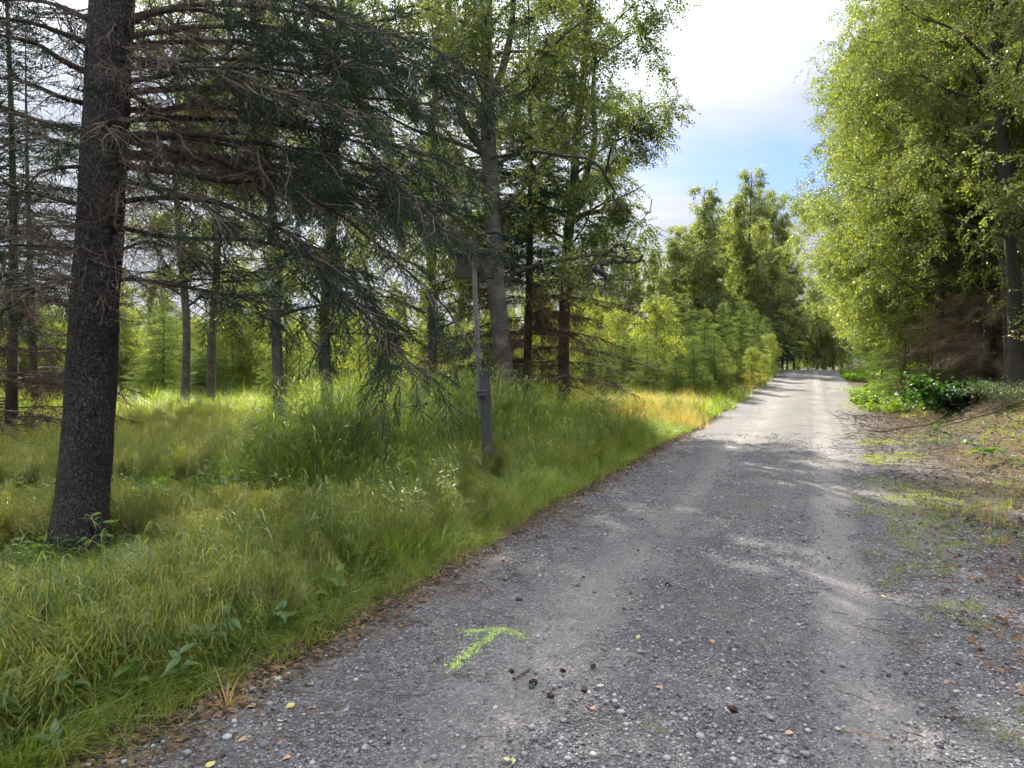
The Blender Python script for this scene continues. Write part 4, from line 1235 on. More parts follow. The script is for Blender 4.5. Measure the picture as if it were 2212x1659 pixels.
# ------------------------------------------------------------------ spruces
def spruce(label, loc, seed, H, Rc, key='young_spray', name='young_spruce', dead=0, dz=.17, nb=7, group=None, twig='brown_twig', smul=1.0, cat='tree', step=.13, dmul=1.5):
    r = np.random.default_rng(seed)
    root = thing(name, label, cat, tuple(loc), 0, group)
    r0 = .010 * H + .012
    path = np.stack([.01 * H * np.sin(np.linspace(0, 3, 16) + seed), .01 * H * np.sin(np.linspace(0, 2.5, 16)), np.linspace(0, H, 16)], 1)
    path[:, :2] -= path[0, :2]
    kid(root, obj('trunk', G().add(*tube(path, np.linspace(r0, .006, 16), 8, .05, 4)).mesh('trunk', M['dark_bark'], True)))
    T0, T1, TR = [], [], []; D0, D1 = [], []; pts = []; rots = []; scl = []
    z = .12 * H if not dead else dead[0]
    while z < H * .985:
        f = z / H
        isdead = dead and z < dead[1]
        for k in range(nb):
            az = r.uniform(0, 6.283); L_ = Rc * ((1 - f) ** .85 + .04) * r.uniform(.7, 1.12)
            o = np.array([math.cos(az), math.sin(az), 0]); b = np.array([np.interp(z, path[:, 2], path[:, 0]), np.interp(z, path[:, 2], path[:, 1]), z + r.uniform(-.4, .4) * dz])
            dr = (.30 if f < .6 else .05); P = np.array([b + o * L_ * t + np.array([0, 0, L_ * (.12 * t - dr * t * t + .12 * f * t)]) for t in np.linspace(0, 1, 5)])
            T0 += list(P[:-1]); T1 += list(P[1:]); TR += [max(.003, .007 * L_) * (1 - .2 * i) for i in range(4)]
            if isdead:
                for j in range(int(L_ * 22 * dmul)):
                    t = r.uniform(.1, 1) * 4; i = min(int(t), 3); bb = P[i] + (P[i + 1] - P[i]) * (t - i)
                    d = norm(o * .7 + r.normal(0, .6, 3) + [0, 0, -.5]); l = r.uniform(.12, .5)
                    m1 = bb + d * l * .5; D0 += [bb, m1]; D1 += [m1, m1 + norm(d + r.normal(0, .4, 3)) * l * .5]
            else:
                n = max(2, int(L_ / step))
                for j in range(n):
                    t = (j + .7) / n; i = min(int(t * 4), 3); bb = P[i] + (P[i + 1] - P[i]) * (t * 4 - i)
                    s = (-1 if j % 2 else 1) * (.75 * (1 - t * .8)) + r.normal(0, .2)
                    pts.append(bb); rots.append((r.normal(0, .3), r.normal(.18 - .3 * f, .2), az + s)); scl.append(smul * r.uniform(.7, 1.1) * (.6 + .5 * (1 - f)))
        z += dz * (1 if H < 6 else 1.6) * r.uniform(.75, 1.25)
    pts.append((path[-1, 0], path[-1, 1], H - .15)); rots.append((0, -1.5, 0)); scl.append(.6)
    v, q = segs(T0, T1, np.array(TR), np.array(TR) * .8, 3); g = G().add(v, q)
    kid(root, obj('branches', g.mesh('branches', M['dark_bark']), kind='stuff'))
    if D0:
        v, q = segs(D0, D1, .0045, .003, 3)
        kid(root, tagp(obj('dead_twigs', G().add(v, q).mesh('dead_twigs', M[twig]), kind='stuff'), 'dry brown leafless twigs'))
    kid(root, solid('needles', key, pts, rots, scl))
    return root
spruce('spruce with dry brown lower boughs between the two big birches', gp(1135, 18.6), 201, 11.5, 3.1, 'far_spray', 'spruce_tree', dead=(1.25, 3.5), dz=.22, nb=9, dmul=3.2, smul=1.6, step=.26)

# young spruces and shrubs that fill the clearing: prototypes, then copies
sp_a = spruce('small sunlit spruce, the tallest of the clump left of the far road', gp(1475, 33), 211, 4.6, 1.25, dz=.12, nb=8, step=.10, smul=1.1, group='young spruces left of the far road')
sp_b = spruce('young spruce at the front of the clump, nearest to the golden grass', gp(1395, 27), 212, 2.7, .9, dz=.11, nb=8, step=.10, smul=1.1, group='young spruces left of the far road')
def place(src, px, Y, rz=None, s=1, label=None, group=None, sz=None, dz=-.05):
    return copy_tree(src, tuple(gp(px, Y, dz)), rng.uniform(0, 6.28) if rz is None else rz, s, label=label, group=group, sz=sz)
for i, (px, Y, s, src) in enumerate([(1520, 34, .85, 0), (1560, 37, .95, 0), (1600, 41, 1.0, 0), (1440, 36, .9, 0), (1630, 47, .95, 0), (1500, 29, .95, 1), (1545, 31, 1.0, 1), (1420, 31, 1.05, 1),
                                      (1345, 30, 1.0, 1), (1310, 26, .8, 1), (1370, 38, .8, 0), (1590, 35.5, .75, 1), (1460, 27, .7, 1), (1655, 52, .9, 0), (1330, 34, .6, 0), (1280, 31, .62, 0)]):
    place((sp_a, sp_b)[src], px, Y, s=s, label='young green spruce in the clump left of the far road', group='young spruces left of the far road')
sp_c = spruce('young spruce in the meadow seen beside the trunk of the large spruce', gp(350, 27), 213, 4.0, 1.3, dz=.12, nb=8, step=.11, smul=1.1, group='young spruces in the left meadow')
for i in range(46):
    px = -160 + i * 30 + rng.uniform(-14, 14)
    if abs(px - 350) < 12: continue
    Y = rng.uniform(23, 46)
    place((sp_a, sp_b, sp_c)[i % 3], px, Y, s=rng.uniform(.5, 1.15), label='young spruce among the far plants of the left meadow', group='young spruces in the left meadow')
# dark older spruces at the left edge
sp_d = spruce('dark spruce with bare lower boughs at the left edge of the picture', gp(20, 15.5), 214, 11.5, 2.6, 'far_spray', 'spruce_tree', dead=(.5, 3.2), dz=.28, nb=7, smul=1.5, step=.26, group=None)
for px, Y, s_, lab in [(-70, 14.0, 1.0, 'dark spruce cut by the left edge of the picture, the nearer one'), (75, 21, .95, 'dark spruce just behind and left of the large trunk')]:
    place(sp_d, px, Y, s=s_, label=lab)
# bright young birches in the sunlit meadow
yb = birch('bright leafy young birch in the sun, left of the far road', gp(1420, 30), 301, 'bright_sprig', H=4.2, Rc=1.3, zb=.25, r0=.035, nl=24, ns=750, smul=1.1, name='young_birch', group='young birches left of the far road')
for i, (px, Y, s) in enumerate([(1335, 33, .9), (1375, 30, .6), (1560, 33, .5), (1625, 38, .5), (1300, 38, 1.1), (1660, 50, .7), (1250, 36, 1.1), (1650, 42, .4)]):
    place(yb, px, Y, s=s, label='leafy young birch among the spruces left of the far road', group='young birches left of the far road')
yb2 = birch('bright yellow green young birch between the pale trunks in the left meadow', gp(520, 30), 302, 'bright_sprig', H=5.0, Rc=1.8, zb=.2, r0=.045, nl=28, ns=1400, smul=1.15, name='young_birch', group='young birches in the left meadow')
for i in range(34):
    px = -140 + i * 42 + rng.uniform(-18, 18)
    place((yb, yb2)[i % 2], px, rng.uniform(25, 42), s=rng.uniform(.45, .85), label='bright young birch among the far plants of the left meadow', group='young birches in the left meadow')

# ------------------------------------------------------------------ tall far trees
fb = birch('tall birch at the left of the far road, its top against the blue sky', gp(1610, 66), 401, 'far_sprig', H=17.5, Rc=3.0, zb=2.0, r0=.14, nl=44, ns=5200, group='tall birches left of the far road', smul=1.15)
fb2 = birch('tall narrow birch, second from the left of the far group', gp(1530, 64), 402, 'far_sprig', H=15.5, Rc=2.6, zb=1.6, r0=.13, nl=40, ns=4200, group='tall birches left of the far road', smul=1.15)
for px, Y, s, k in [(1660, 70, .95, 0), (1570, 72, .98, 1), (1490, 70, .85, 1), (1450, 66, .72, 0), (1640, 78, 1.0, 1), (1500, 82, .9, 0), (1410, 72, .75, 1), (1360, 66, .62, 0), (1700, 84, .8, 0), (1320, 74, .6, 1), (1270, 70, .55, 0), (1225, 78, .6, 1), (1590, 88, 1.05, 0)]:
    place((fb, fb2)[k], px, Y, s=s, label='tall birch in the group left of the far road', group='tall birches left of the far road')
fs = spruce('dark spruce beside the far end of the road', gp(1690, 72), 403, 12, 2.4, 'far_spray', 'spruce_tree', dz=.32, nb=7, smul=1.9, step=.33, group='dark spruces at the far end')
for px, Y, s in [(1715, 80, .9), (1670, 64, .7), (1640, 74, .75), (1745, 96, .9), (1780, 98, .8), (1820, 100, .9), (1430, 60, .55), (1380, 64, .6), (1480, 66, .6), (1540, 62, .55)]:
    place(fs, px, Y, s=s, label='dark spruce in the wood at the far end of the road', group='dark spruces at the far end')
wp = birch('pale weeping birch closing the far end of the road', gp(1765, 86), 404, 'far_sprig', H=10.5, Rc=3.2, zb=.6, r0=.12, nl=40, ns=3600, group='birches closing the far end of the road', smul=1.1, droop=1.1)
for px, Y, s in [(1725, 92, .8), (1800, 88, 1.0), (1745, 110, .9), (1840, 96, 1.1), (1785, 120, 1.0), (1700, 104, .9)]:
    place(wp, px, Y, s=s, label='pale birch in the row closing the far end of the road', group='birches closing the far end of the road')
# low wood that closes the left meadow
for i in range(64):
    px = -250 + i * 25 + rng.uniform(-10, 10)
    Y = rng.uniform(52, 84)
    src = (fb2, fs, fb)[i % 3]
    place(src, px, Y, s=rng.uniform(.30, .46) if src is not fs else rng.uniform(.4, .58), label='tree of the low wood behind the left meadow', group='low wood behind the left meadow')

# ------------------------------------------------------------------ right side wood
def rp(v, Y, dz=-.1):
    """point v metres right of the road edge"""
    x = float(road_left(Y)) + float(Wd(Y)) + v + .25
    return np.array([x, Y, float(terrain(x, Y)) + dz])
rA = gp(2196, 17.5)
birch('thick dark trunked birch at the right edge of the picture', rA, 501, near=True, H=17, Rc=3.4, zb=3.2, r0=.165, nl=40, ns=6500, bark='dark_bark',
      trunk=tr_px(rA, [(2196, 800), (2190, 600), (2180, 450), (2165, 300), (2155, 150), (2145, 0), (2135, -200), (2120, -500)], 17.5))
rB = gp(2140, 21.0)
rb = birch('slender dark birch left of the thick trunk on the right bank', rB, 502, near=True, H=15.5, Rc=3.9, zb=3.6, r0=.145, nl=36, ns=6000, bark='dark_bark',
      trunk=tr_px(rB, [(2140, 800), (2136, 650), (2128, 500), (2120, 300), (2105, 100), (2095, -100)], 21))
rC = gp(2118, 22.2)
birch('thin birch hard against the slender dark one on the right bank', rC, 503, near=True, H=13.5, Rc=3.8, zb=3.4, r0=.095, nl=24, ns=3600, bark='dark_bark')
rD = gp(2166, 19.5)
birch('thin leaning birch between the two dark trunks on the right', rD, 504, near=True, H=12.5, Rc=3.2, zb=4.2, r0=.075, nl=20, ns=2400,
      trunk=tr_px(rD, [(2178, 800), (2168, 600), (2150, 450), (2140, 300), (2130, 100)], 19.5))
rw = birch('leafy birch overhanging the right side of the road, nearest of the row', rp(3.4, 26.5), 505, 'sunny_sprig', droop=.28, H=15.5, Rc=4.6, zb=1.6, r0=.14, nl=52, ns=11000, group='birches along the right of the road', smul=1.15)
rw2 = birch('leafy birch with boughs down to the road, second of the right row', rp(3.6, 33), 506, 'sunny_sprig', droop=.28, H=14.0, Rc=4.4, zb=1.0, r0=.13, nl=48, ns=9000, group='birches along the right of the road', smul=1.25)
for v, Y, s, k in [(2.3, 23.0, .95, 0), (2.6, 25.5, 1.0, 1), (2.4, 28.5, 1.05, 0), (2.6, 31.0, 1.0, 1), (3.6, 29.5, 1.0, 1), (3.0, 36.5, 1.0, 0), (3.2, 40, .95, 0), (3.2, 47, .9, 1), (3.0, 55, .9, 0), (2.8, 64, .85, 1), (3.2, 75, .8, 0), (8.5, 24, 1.05, 1), (8, 31, 1.05, 0), (8.5, 38, 1, 1), (8, 46, 1, 0), (8.5, 55, 1, 1), (13, 27, 1.1, 0), (13, 36, 1.1, 1), (6.2, 21, .95, 0), (6.5, 15.5, 1.0, 1), (11, 20, 1.05, 0)]:
    copy_tree((rw, rw2)[k], tuple(rp(v, Y)), rng.uniform(0, 6.28), s, label='leafy birch in the wood along the right of the road', group='birches along the right of the road')
sr = spruce('spruce with brown lower boughs under the birches on the right bank', rp(4.3, 24.0), 507, 9.5, 3.1, 'far_spray', 'spruce_tree', dead=(.7, 3.6), dz=.24, nb=8, smul=1.5, step=.24, dmul=2.8, twig='lifted_twig', group='spruces on the right bank')
sr2 = spruce('green spruce with low spreading boughs beside the far road on the right', rp(1.9, 31), 508, 6.5, 2.3, 'young_spray', 'spruce_tree', dz=.22, nb=8, smul=1.5, step=.2, group='spruces on the right bank')
for v, Y, s, src in [(1.5, 24.5, .62, sr2), (1.6, 28.0, .75, sr2), (3.4, 20.6, .8, sr), (3.8, 22.4, .85, sr), (2.2, 36, .8, sr2), (1.8, 42, .85, sr2), (2.2, 50, .9, sr2), (2.4, 27.5, .55, sr2), (6.5, 28, 1, sr), (7.5, 22.5, .9, sr), (6, 35, 1, sr), (10.5, 25, 1.1, sr), (10, 33, 1.1, sr), (9.5, 18.5, .9, sr), (2.4, 60, .9, sr2), (14, 30, 1.2, sr), (13, 22, 1.1, sr)]:
    copy_tree(src, tuple(rp(v, Y)), rng.uniform(0, 6.28), s, label='spruce standing among the birches on the right bank', group='spruces on the right bank')

for i in range(44):
    v = rng.uniform(4.5, 17); Y = rng.uniform(19, 60)
    copy_tree((yb2, sp_c, sp_b, yb)[i % 4], tuple(rp(v, Y)), rng.uniform(0, 6.28), rng.uniform(.6, 1.0), label='young tree in the undergrowth behind the right bank', group='undergrowth behind the right bank')
for i in range(60):
    px = -200 + i * 28 + rng.uniform(-12, 12)
    if 0 < px: pass
    place((yb2, yb, sp_a)[i % 3], px, rng.uniform(47, 62), s=rng.uniform(.35, .65), label='small tree at the foot of the low wood behind the meadow', group='low undergrowth at the edge of the wood')
# ------------------------------------------------------------------ bushes, saplings and tufts
def leafy_bush(name, label, cat, loc, seed, w, d, h, n, ln, wd, m, stems=14, parts=False):
    r = np.random.default_rng(seed); root = thing(name, label, cat, tuple(loc))
    T0, T1 = [], []; g = G(); tips = []
    for k in range(stems):
        az = r.uniform(0, 6.28); e = np.array([math.cos(az) * w * r.uniform(.2, 1), math.sin(az) * d * r.uniform(.2, 1), h * r.uniform(.55, 1)])
        p = np.array([r.normal(0, w * .2), r.normal(0, d * .2), -.03]); P = spline([p, p * .5 + e * .5 + [0, 0, h * .15], e], 8)
        T0 += list(P[:-1]); T1 += list(P[1:]); tips.append(P)
    v, q = segs(T0, T1, .006, .004, 4)
    kid(root, obj('stems', G().add(v, q).mesh('stems', M['stick']), kind='stuff'))
    for k in range(n):
        P = tips[r.integers(len(tips))]; b = P[r.integers(2, 8)] + r.normal(0, .10 * h, 3) * [1.2, 1.2, .8]
        if b[2] < .04: b[2] = .04 + r.uniform(0, .1)
        dd = norm(r.normal(0, 1, 3) * [1, 1, .5] + [0, 0, -.15])
        big_leaf(g, b, dd, norm(np.array([r.normal(0, .45), r.normal(0, .45), 1])), ln * r.uniform(.6, 1.15), wd * r.uniform(.7, 1.1))
    kid(root, obj('leaves', g.mesh('leaves', M[m]), kind='stuff'))
    return root
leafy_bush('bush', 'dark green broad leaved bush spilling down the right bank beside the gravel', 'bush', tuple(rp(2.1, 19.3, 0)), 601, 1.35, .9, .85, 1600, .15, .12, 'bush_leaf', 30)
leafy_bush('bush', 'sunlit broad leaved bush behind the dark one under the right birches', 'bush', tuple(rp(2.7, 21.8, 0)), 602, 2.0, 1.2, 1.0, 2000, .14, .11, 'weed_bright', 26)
leafy_bush('shrub', 'small leaved grey green shrub on the bank at the right edge', 'bush', tuple(rp(3.0, 15.4, 0)), 603, 1.3, 1.3, .5, 3200, .05, .03, 'shrub_leaf', 40)
leafy_bush('shrub', 'small leaved shrub at the foot of the thick right hand trunk', 'bush', tuple(rp(4.4, 18.0, 0)), 604, 1.5, 1.2, .6, 2400, .06, .035, 'shrub_leaf', 34)
def sapling(name, label, loc, seed, h, n, ln, wd, m, branches=0):
    r = np.random.default_rng(seed); root = thing(name, label, 'plant', tuple(loc))
    e = np.array([r.normal(0, .05), r.normal(0, .03), h]); P = spline([[0, 0, -.02], e * .5 + [.02, 0, 0], e], 10)
    g = G().add(*tube(P, np.linspace(.006, .002, 10), 6))
    kid(root, obj('stem', g.mesh('stem', M['stick'], True)))
    axes = [P]
    for k in range(branches):
        b = P[3 + k % 5]; az = k * 2.4 + .3; d = np.array([math.cos(az), math.sin(az) * .6, .35]); Q = spline([b, b + d * h * .25, b + d * h * .42 + [0, 0, -.02]], 6)
        kid(root, obj('branch', G().add(*tube(Q, np.linspace(.004, .0015, 6), 5)).mesh('branch', M['stick'], True))); axes.append(Q)
    for k in range(n):
        A = axes[k % len(axes)]; i = int(r.integers(len(A) // 3, len(A))); b = A[i]; az = k * 2.4
        l = G(); big_leaf(l, b, np.array([math.cos(az), math.sin(az), r.uniform(-.3, .35)]), norm(np.array([r.normal(0, .3), r.normal(0, .3), 1])), ln * r.uniform(.7, 1.2), wd * r.uniform(.8, 1.1))
        kid(root, obj('leaf', l.mesh('leaf', M[m], True)))
    return root
sapling('sapling', 'small bright leaved sapling beside the foot of the large spruce', hit(225, 1215) + [.05, -.25, 0], 611, .46, 26, .085, .042, 'weed_bright', 4)
sapling('sapling', 'lone leafy sapling on the mossy right shoulder, the taller one', hit(2120, 1010) , 612, .66, 26, .17, .075, 'weed', 2)
sapling('sapling', 'low leafy sapling at the gravel edge, left of the taller one', hit(2020, 965), 613, .42, 26, .13, .065, 'bush_leaf', 4)
def tuft_thing(label, loc, seed, m, **k):
    g = G(); blades(g, np.random.default_rng(seed), **k)
    o = obj('grass_tuft', g.mesh('grass_tuft', M[m]), loc=tuple(loc), kind=None); tag(o, label, 'grass tuft'); return o
tuft_thing('thin upright pale grass tuft on the right shoulder below the sapling', hit(2140, 1135), 621, 'gold_grass', n=36, h=.42, spread=.13, w=.005, lean=.12, curve=.15)
tuft_thing('short green grass tuft on the right shoulder nearer than the pale one', hit(2060, 1110), 622, 'grass', n=60, h=.16, spread=.14, w=.005, lean=.5, curve=.4)
tuft_thing('small golden grass tuft low on the right shoulder', hit(2145, 1170), 623, 'gold_grass', n=60, h=.12, spread=.10, w=.004, lean=.6, curve=.4)
tuft_thing('small green tuft alone in the gravel at the lower left', hit(565, 1595), 624, 'grass', n=160, h=.05, spread=.05, w=.002, lean=.7, curve=.5)
tuft_thing('tiny tuft in the gravel left of the painted arrow', hit(958, 1397), 625, 'grass', n=90, h=.035, spread=.03, w=.002, lean=.7, curve=.5)
tuft_thing('bleached drooping grass tuft at the verge edge', hit(487, 1530), 626, 'gold_grass', n=30, h=.20, spread=.03, w=.005, lean=.4, curve=1.0)

# ------------------------------------------------------------------ post with pole and box
def box_mesh(c, s, m, name, bev=.004, rot=None, rough=0):
    import bmesh
    bm = bmesh.new(); bmesh.ops.create_cube(bm, size=1)
    for v in bm.verts: v.co = (v.co.x * s[0], v.co.y * s[1], v.co.z * s[2])
    if s[2] > .5: bmesh.ops.subdivide_edges(bm, edges=[e for e in bm.edges if abs(e.verts[0].co.z - e.verts[1].co.z) > .1], cuts=14)
    bmesh.ops.bevel(bm, geom=[e for e in bm.edges if len(e.link_faces) == 2 and e.calc_face_angle(0) > .5], offset=bev, segments=1, affect='EDGES')
    for v in bm.verts:
        if rough: v.co.x += rough * float(wav(v.co.z * 3, v.co.x * 20, 1.5)); v.co.y += rough * float(wav(v.co.z * 3, v.co.y * 20, 4.5))
        v.co.x += c[0]; v.co.y += c[1]; v.co.z += c[2]
    me = bpy.data.meshes.new(name); bm.to_mesh(me); bm.free(); me.materials.append(M[m]); return me
def marker_post():
    b = hit(1056, 1024)
    root = thing('marker_post', 'weathered grey wooden post with a thin tall pole nailed to it, in the verge grass', 'post', tuple(b), 0, None, (0, R(-2.2)))
    kid(root, obj('post', box_mesh((0, 0, .72), (.15, .13, 1.56), 'old_wood_dark', 'post', .006, rough=.006)))
    P = spline([[-.088, -.02, .84], [-.09, -.02, 1.2], [-.085, -.02, 1.9], [-.095, -.02, 2.6], [-.07, -.02, 3.35]], 30)
    v, q, t = tube(P, np.linspace(.042, .033, 30), 6, .06, 5)
    kid(root, obj('pole', G().add(v, q, t).mesh('pole', M['old_wood'])))
    kid(root, obj('block', box_mesh((-.055, -.115, 1.17), (.14, .10, .055), 'old_wood', 'block')))
    kid(root, obj('block_cap', box_mesh((-.055, -.12, 1.21), (.17, .13, .018), 'old_wood', 'block_cap', .003)))
    ring = [[-.086 + .055 * math.cos(a), -.02 + .055 * math.sin(a), 1.73 + .03 * math.sin(a * 2)] for a in np.linspace(0, 6.283, 24)]
    kid(root, obj('wire_tie', G().add(*tube(ring, [.0025] * 24, 5, cap=False)).mesh('wire_tie', M['wire'])))
    return b
PB = marker_post()
def nest_box(px, label, Y, w):
    p = at(px, 575, Y)
    root = thing('bird_box', label, 'bird box', tuple(p + [0, 0, -.18]))
    t = .018; h = .34; d = .22
    kid(root, obj('front_board', box_mesh((0, -d / 2, h / 2), (w, t, h), 'box_wood', 'front_board', .002)))
    kid(root, obj('back_board', box_mesh((0, d / 2, h / 2), (w, t, h), 'box_wood', 'back_board', .002)))
    for s in (-1, 1): kid(root, obj('side_board', box_mesh((s * (w / 2 - t / 2), 0, h / 2), (t, d - t - .004, h - .004), 'box_wood', 'side_board', .002)))
    kid(root, obj('roof', box_mesh((0, -.02, h + .014), (w + .05, d + .08, .022), 'box_wood', 'roof', .002)))
    kid(root, obj('floor', box_mesh((0, 0, .012), (w - 2 * t - .004, d - t - .004, .018), 'box_wood', 'floor', .002)))
    ring = [[.035 * math.cos(a), -d / 2 - .011, .24 + .035 * math.sin(a)] for a in np.linspace(0, 6.283, 16)]
    g = G(); V = [[0, -d / 2 - .0095 - .002, .24]] + [[.03 * math.cos(a), -d / 2 - .0115, .24 + .03 * math.sin(a)] for a in np.linspace(0, 6.283, 16, endpoint=False)]
    g.add(V, None, [[0, 1 + k, 1 + (k + 1) % 16] for k in range(16)])
    kid(root, obj('hole_shade_disc', g.mesh('shade_disc', M['limb_bark'])))  # dark disc on the front board, the opening's shade given as colour
    return root
nest_box(1006, 'dark wooden box on the pole, half hidden by spruce needles', 11.55, .26)
nest_box(1053, 'dark wooden box right of the pole, half hidden by spruce needles', 11.5, .22)

# ------------------------------------------------------------------ things lying on the road
def arrow():
    def seg(a, b, n, w):
        A = hit(*a); B = hit(*b); t = rng.uniform(0, 1, n)
        p = A + (B - A) * t[:, None]; p[:, :2] += rng.normal(0, w, (n, 2)) * (1 + 1.8 * (rng.uniform(0, 1, (n, 1)) < .2)); return p
    p = np.concatenate([seg((968, 1448), (1082, 1357), 1300, .018), seg((1086, 1357), (1000, 1366), 520, .013), seg((1088, 1358), (1138, 1381), 330, .016)])
    z = roadz(p[:, 0], p[:, 1]) + .002
    s = np.exp(rng.normal(math.log(.0066), .4, len(p)))
    o = solid('painted_arrow', 'paint_grit', np.stack([p[:, 0], p[:, 1], z], 1), rotz(len(p), .4), s, kind=None)
    tag(o, 'bright yellow green arrow sprayed on the gravel', 'arrow marking')
arrow()
def cone_mesh():
    g = G(); n = 11
    v, q, t = tube([[0, 0, 0], [.012, 0, 0], [.035, 0, 0], [.05, 0, 0], [.055, 0, 0]], [.008, .014, .014, .008, .003], 10); g.add(v, q, t)
    for k in range(70):
        t = k / 70; a = k * 2.39996; x = .004 + .048 * t; rr = .017 * math.sin(math.pi * (t * .8 + .15)) + .002
        b = np.array([x, rr * .6 * math.cos(a), rr * .6 * math.sin(a)]); o = np.array([0, math.cos(a), math.sin(a)])
        vv, qq = leaf_quads(b[None], norm(o + [.8, 0, 0])[None], norm(np.array([1., 0, 0]) - .5 * o)[None], np.array([.013]), np.array([.013])); g.add(vv, qq)
    return g.mesh('cone', M['cone'])
cm = cone_mesh()
cones = [(1161, 1477, 'brown spruce cone just right of the stick on the gravel'), (1195, 1510, 'brown spruce cone below and right of the stick'), (1261, 1498, 'brown spruce cone touching a grey stone'),
         (1278, 1450, 'spruce cone beside small white pebbles in mid gravel'), (1595, 1538, 'spruce cone lying far to the right of the others'), (1128, 1298, 'dark spruce cone above the arrow head'),
         (1438, 1265, 'black spruce cone in the loose stones farther up the road'), (1108, 1456, 'small spruce cone at the upper left of the stick'), (1222, 1455, 'small dark cone between the stick and the mid gravel pebbles')]
for i, (px, py, lab) in enumerate(cones):
    p = hit(px, py); o = obj('spruce_cone', cm, loc=(p[0], p[1], p[2] + .013)); o.rotation_euler = (rng.uniform(0, 6), rng.uniform(-.3, .3), rng.uniform(0, 6)); s = .62 if 'small' in lab else rng.uniform(.65, .85)
    o.scale = (s,) * 3; tag(o, lab, 'cone', 'spruce cones on the gravel')
def stick(label, pts, r0, m='stick', name='stick', dz=.012):
    P = np.array([hit(*p) for p in pts]); P[:, 2] = roadz(P[:, 0], P[:, 1]) + dz
    b = P[0].copy(); P = spline(P - b, 14); P += rng.normal(0, r0 * .25, P.shape)
    o = obj(name, G().add(*tube(P, np.linspace(r0, r0 * .7, 14), 8, .12, 20)).mesh(name, M[m], True), loc=tuple(b)); tag(o, label, 'stick'); return o
stick('short thick brown stick on the gravel right of the arrow', [(1111, 1471), (1145, 1448)], .0075)
stick('thin dark twig just below the tail of the arrow', [(977, 1461), (995, 1463), (1012, 1471)], .0035)
stick('long thin dark twig on the gravel at the bottom left', [(1003, 1601), (1040, 1597), (1075, 1597)], .003)
stick('pale dry stem lying on the gravel at the lower right', [(1815, 1582), (1850, 1588), (1925, 1602)], .0028, 'gold_grass', 'dry_stem')
stick('long dark fallen branch on the right side of the sunlit road', [(1872, 928), (1900, 934), (1940, 928), (2010, 918)], .022, name='fallen_branch', dz=.02)
stick('dark branch lying along the foot of the right bank', [(2020, 925), (2080, 912), (2140, 896), (2185, 878)], .018, name='fallen_branch', dz=.03)
for i, (a, b, lab) in enumerate([((1345, 1265), (1375, 1288), 'thin pale straw in the stones of the upper road'), ((1040, 1255), (1075, 1300), 'pale bent straw at the verge above the arrow'), ((2150, 1605), (2205, 1585), 'pale straw at the lower right corner')]):
    stick(lab, [a, ((a[0] + b[0]) / 2 + 4, (a[1] + b[1]) / 2), b], .0022, 'gold_grass', 'dry_stem')
lm = []
for i, (nm, c1, c2) in enumerate((('peach_leaf', (.55, .30, .17), (.62, .38, .24)), ('yellow_leaf', (.55, .50, .16), (.62, .60, .28)), ('pale_leaf', (.42, .45, .32), (.52, .54, .40)), ('tan_leaf', (.35, .22, .12), (.48, .34, .2)))):
    M[nm] = simple(nm, c1, c2, 30, .6, .2, trans=.15); lm.append([dead_leaf_mesh(80 + i * 3 + j, nm) for j in range(2)])
leaves = [(1278, 1532, 0, .048, 'peach birch leaf lying alone in the gravel, largest in the middle'), (1103, 1647, 1, .052, 'pale yellow leaf at the bottom edge of the gravel'), (1425, 1487, 0, .035, 'peach leaf on the gravel right of the cones'),
          (1378, 1379, 1, .035, 'yellow leaf in the loose stones of the middle road'), (1361, 1298, 0, .033, 'small tan yellow leaf in the upper loose stones'), (1298, 1483, 2, .035, 'pale torn leaf beside a dark hollow in the gravel'),
          (1013, 1447, 0, .026, 'small peach leaf right of the arrow shaft'), (1538, 1387, 0, .036, 'pinkish leaf beside the large dark hollow'), (1705, 1587, 0, .042, 'pinkish leaf in the lower right gravel'),
          (1812, 1578, 2, .045, 'grey leaf at the end of the pale dry stem'), (2062, 1532, 0, .04, 'peach leaf at the far right of the gravel'), (628, 1528, 1, .05, 'cream leaf at the verge edge, right of the others'),
          (543, 1529, 3, .055, 'tan leaf pair among the verge litter'), (500, 1534, 0, .04, 'small peach leaf left of the tan ones in the verge litter'), (610, 1560, 2, .055, 'pale curled leaf below the cream one'),
          (1910, 1290, 1, .04, 'pale yellow leaf on the right wheel track'), (1246, 1266, 2, .055, 'pale flat leaf on the left wheel track'), (600, 1470, 2, .06, 'pale green leaf in the dark verge litter'),
          (525, 1600, 3, .045, 'tan leaf beside the small green tuft'), (675, 1530, 3, .035, 'orange leaf in the lower verge gravel'), (1560, 1268, 1, .04, 'yellow leaf in the upper road near the right track'), (620, 1640, 0, .035, 'peach leaf near the bottom edge at the left'),
          (2045, 1475, 3, .035, 'tan leaf in the right hand gravel above the peach one'), (395, 1600, 3, .06, 'broad brown leaf at the lower left corner of the gravel'), (455, 1655, 1, .05, 'yellow leaf touching the bottom edge at the left')]
for px, py, k, s, lab in leaves:
    p = hit(px, py); o = obj('fallen_leaf', lm[k][rng.integers(2)], loc=(p[0], p[1], p[2] + .002)); o.rotation_euler = (rng.normal(0, .2), rng.normal(0, .2), rng.uniform(0, 6)); o.scale = (s, s, s)
    tag(o, lab, 'leaf', 'fallen leaves on the gravel')
sm = [rock_mesh(90 + i, 'stone', 2, .6) for i in range(4)]
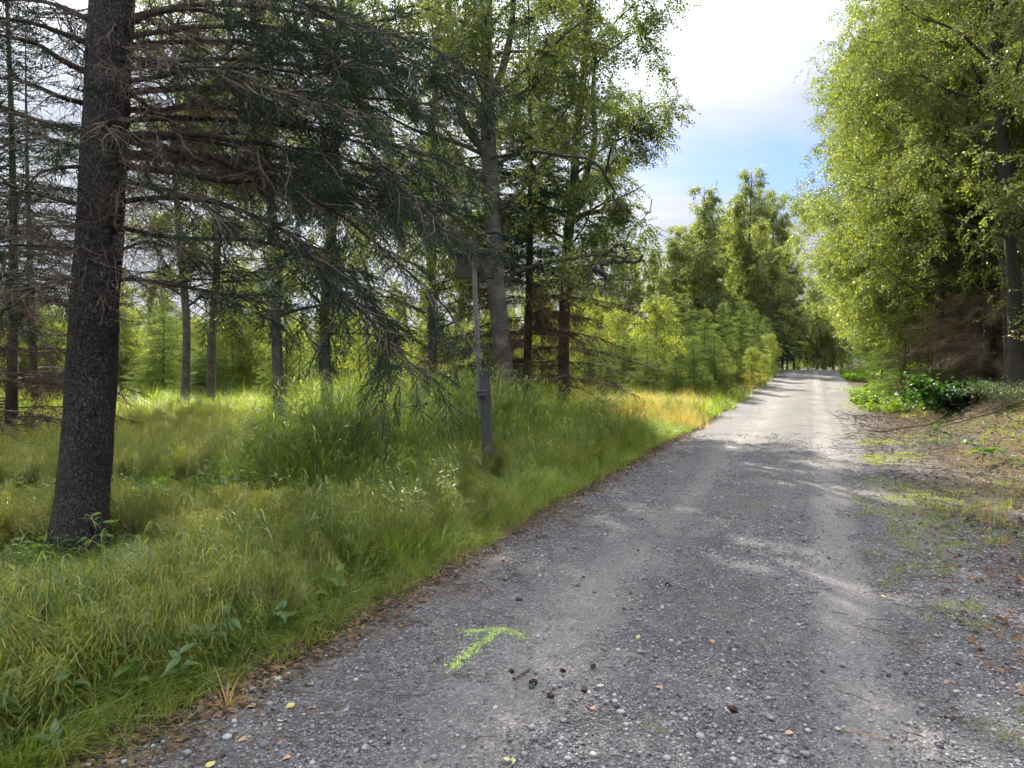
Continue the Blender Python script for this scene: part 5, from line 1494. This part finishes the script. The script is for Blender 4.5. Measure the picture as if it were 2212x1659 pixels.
stones = [(1416, 1420, .035), (1513, 1593, .042), (1341, 1540, .034), (1001, 1618, .034), (1561, 1430, .030), (1273, 1498, .030), (1478, 1387, .033), (1493, 1408, .027), (1378, 1565, .028), (1281, 1632, .034), (1226, 1641, .030), (1133, 1632, .034),
          (1500, 1420, .025), (1327, 1503, .025), (1586, 1465, .03), (1205, 1395, .022), (1192, 1398, .024), (570, 1612, .038), (490, 1595, .04), (1418, 1396, .025), (1660, 1510, .028), (1740, 1480, .03), (1455, 1545, .03), (1600, 1600, .034), (1880, 1560, .03),
          (1850, 1610, .034), (1385, 1290, .03), (1430, 1310, .026), (1350, 1325, .028), (860, 1560, .026), (1070, 1530, .024), (1960, 1440, .03), (405, 1630, .04), (1690, 1650, .034), (1440, 1640, .034)]
for i, (px, py, s) in enumerate(stones):
    p = hit(px, py); o = obj('stone', sm[i % 4], loc=(p[0], p[1], p[2] + s * .15)); o.rotation_euler = (0, 0, rng.uniform(0, 6)); o.scale = (s, s * rng.uniform(.7, 1), s)
    tag(o, 'rounded grey pebble lying loose on top of the gravel', 'stone', 'larger pebbles on the gravel')

# tell alike things apart by their place in the row
ORD = 'first second third fourth fifth sixth seventh eighth ninth tenth eleventh twelfth thirteenth fourteenth fifteenth sixteenth seventeenth eighteenth nineteenth twentieth'.split()
def number_off(group, what, across):
    os_ = [o for o in sc.objects if o.parent is None and o.get('group') == group]
    f = (lambda o: o.location.x / max(o.location.y, .1)) if across else (lambda o: o.location.y)
    os_.sort(key=f)
    n = len(os_)
    for i, o in enumerate(os_):
        j = n - 1 - i
        if across: t = ('%s from the left' % ORD[i] if i <= j else '%s from the right' % ORD[j]) if min(i, j) else ('leftmost' if i == 0 else 'rightmost')
        else: t = ('%s nearest' % ORD[i] if i <= j else '%s farthest' % ORD[j]) if min(i, j) else ('nearest' if i == 0 else 'farthest')
        o['label'] = '%s, %s' % (what, t)
number_off('birches along the right of the road', 'leafy birch in the wood along the right of the road', False)
number_off('tall birches left of the far road', 'tall birch in the far group left of the road', True)
number_off('spruces on the right bank', 'spruce among the birches on the right bank', False)
number_off('young spruces left of the far road', 'young green spruce in the clump beyond the golden grass', True)
number_off('young birches left of the far road', 'bright young birch among the small spruces beyond the golden grass', True)
number_off('dark spruces at the far end', 'dark spruce in the far wood beside the road end', True)
number_off('birches closing the far end of the road', 'pale birch closing the far end of the road', True)
number_off('larger pebbles on the gravel', 'rounded grey pebble loose on the gravel road', True)
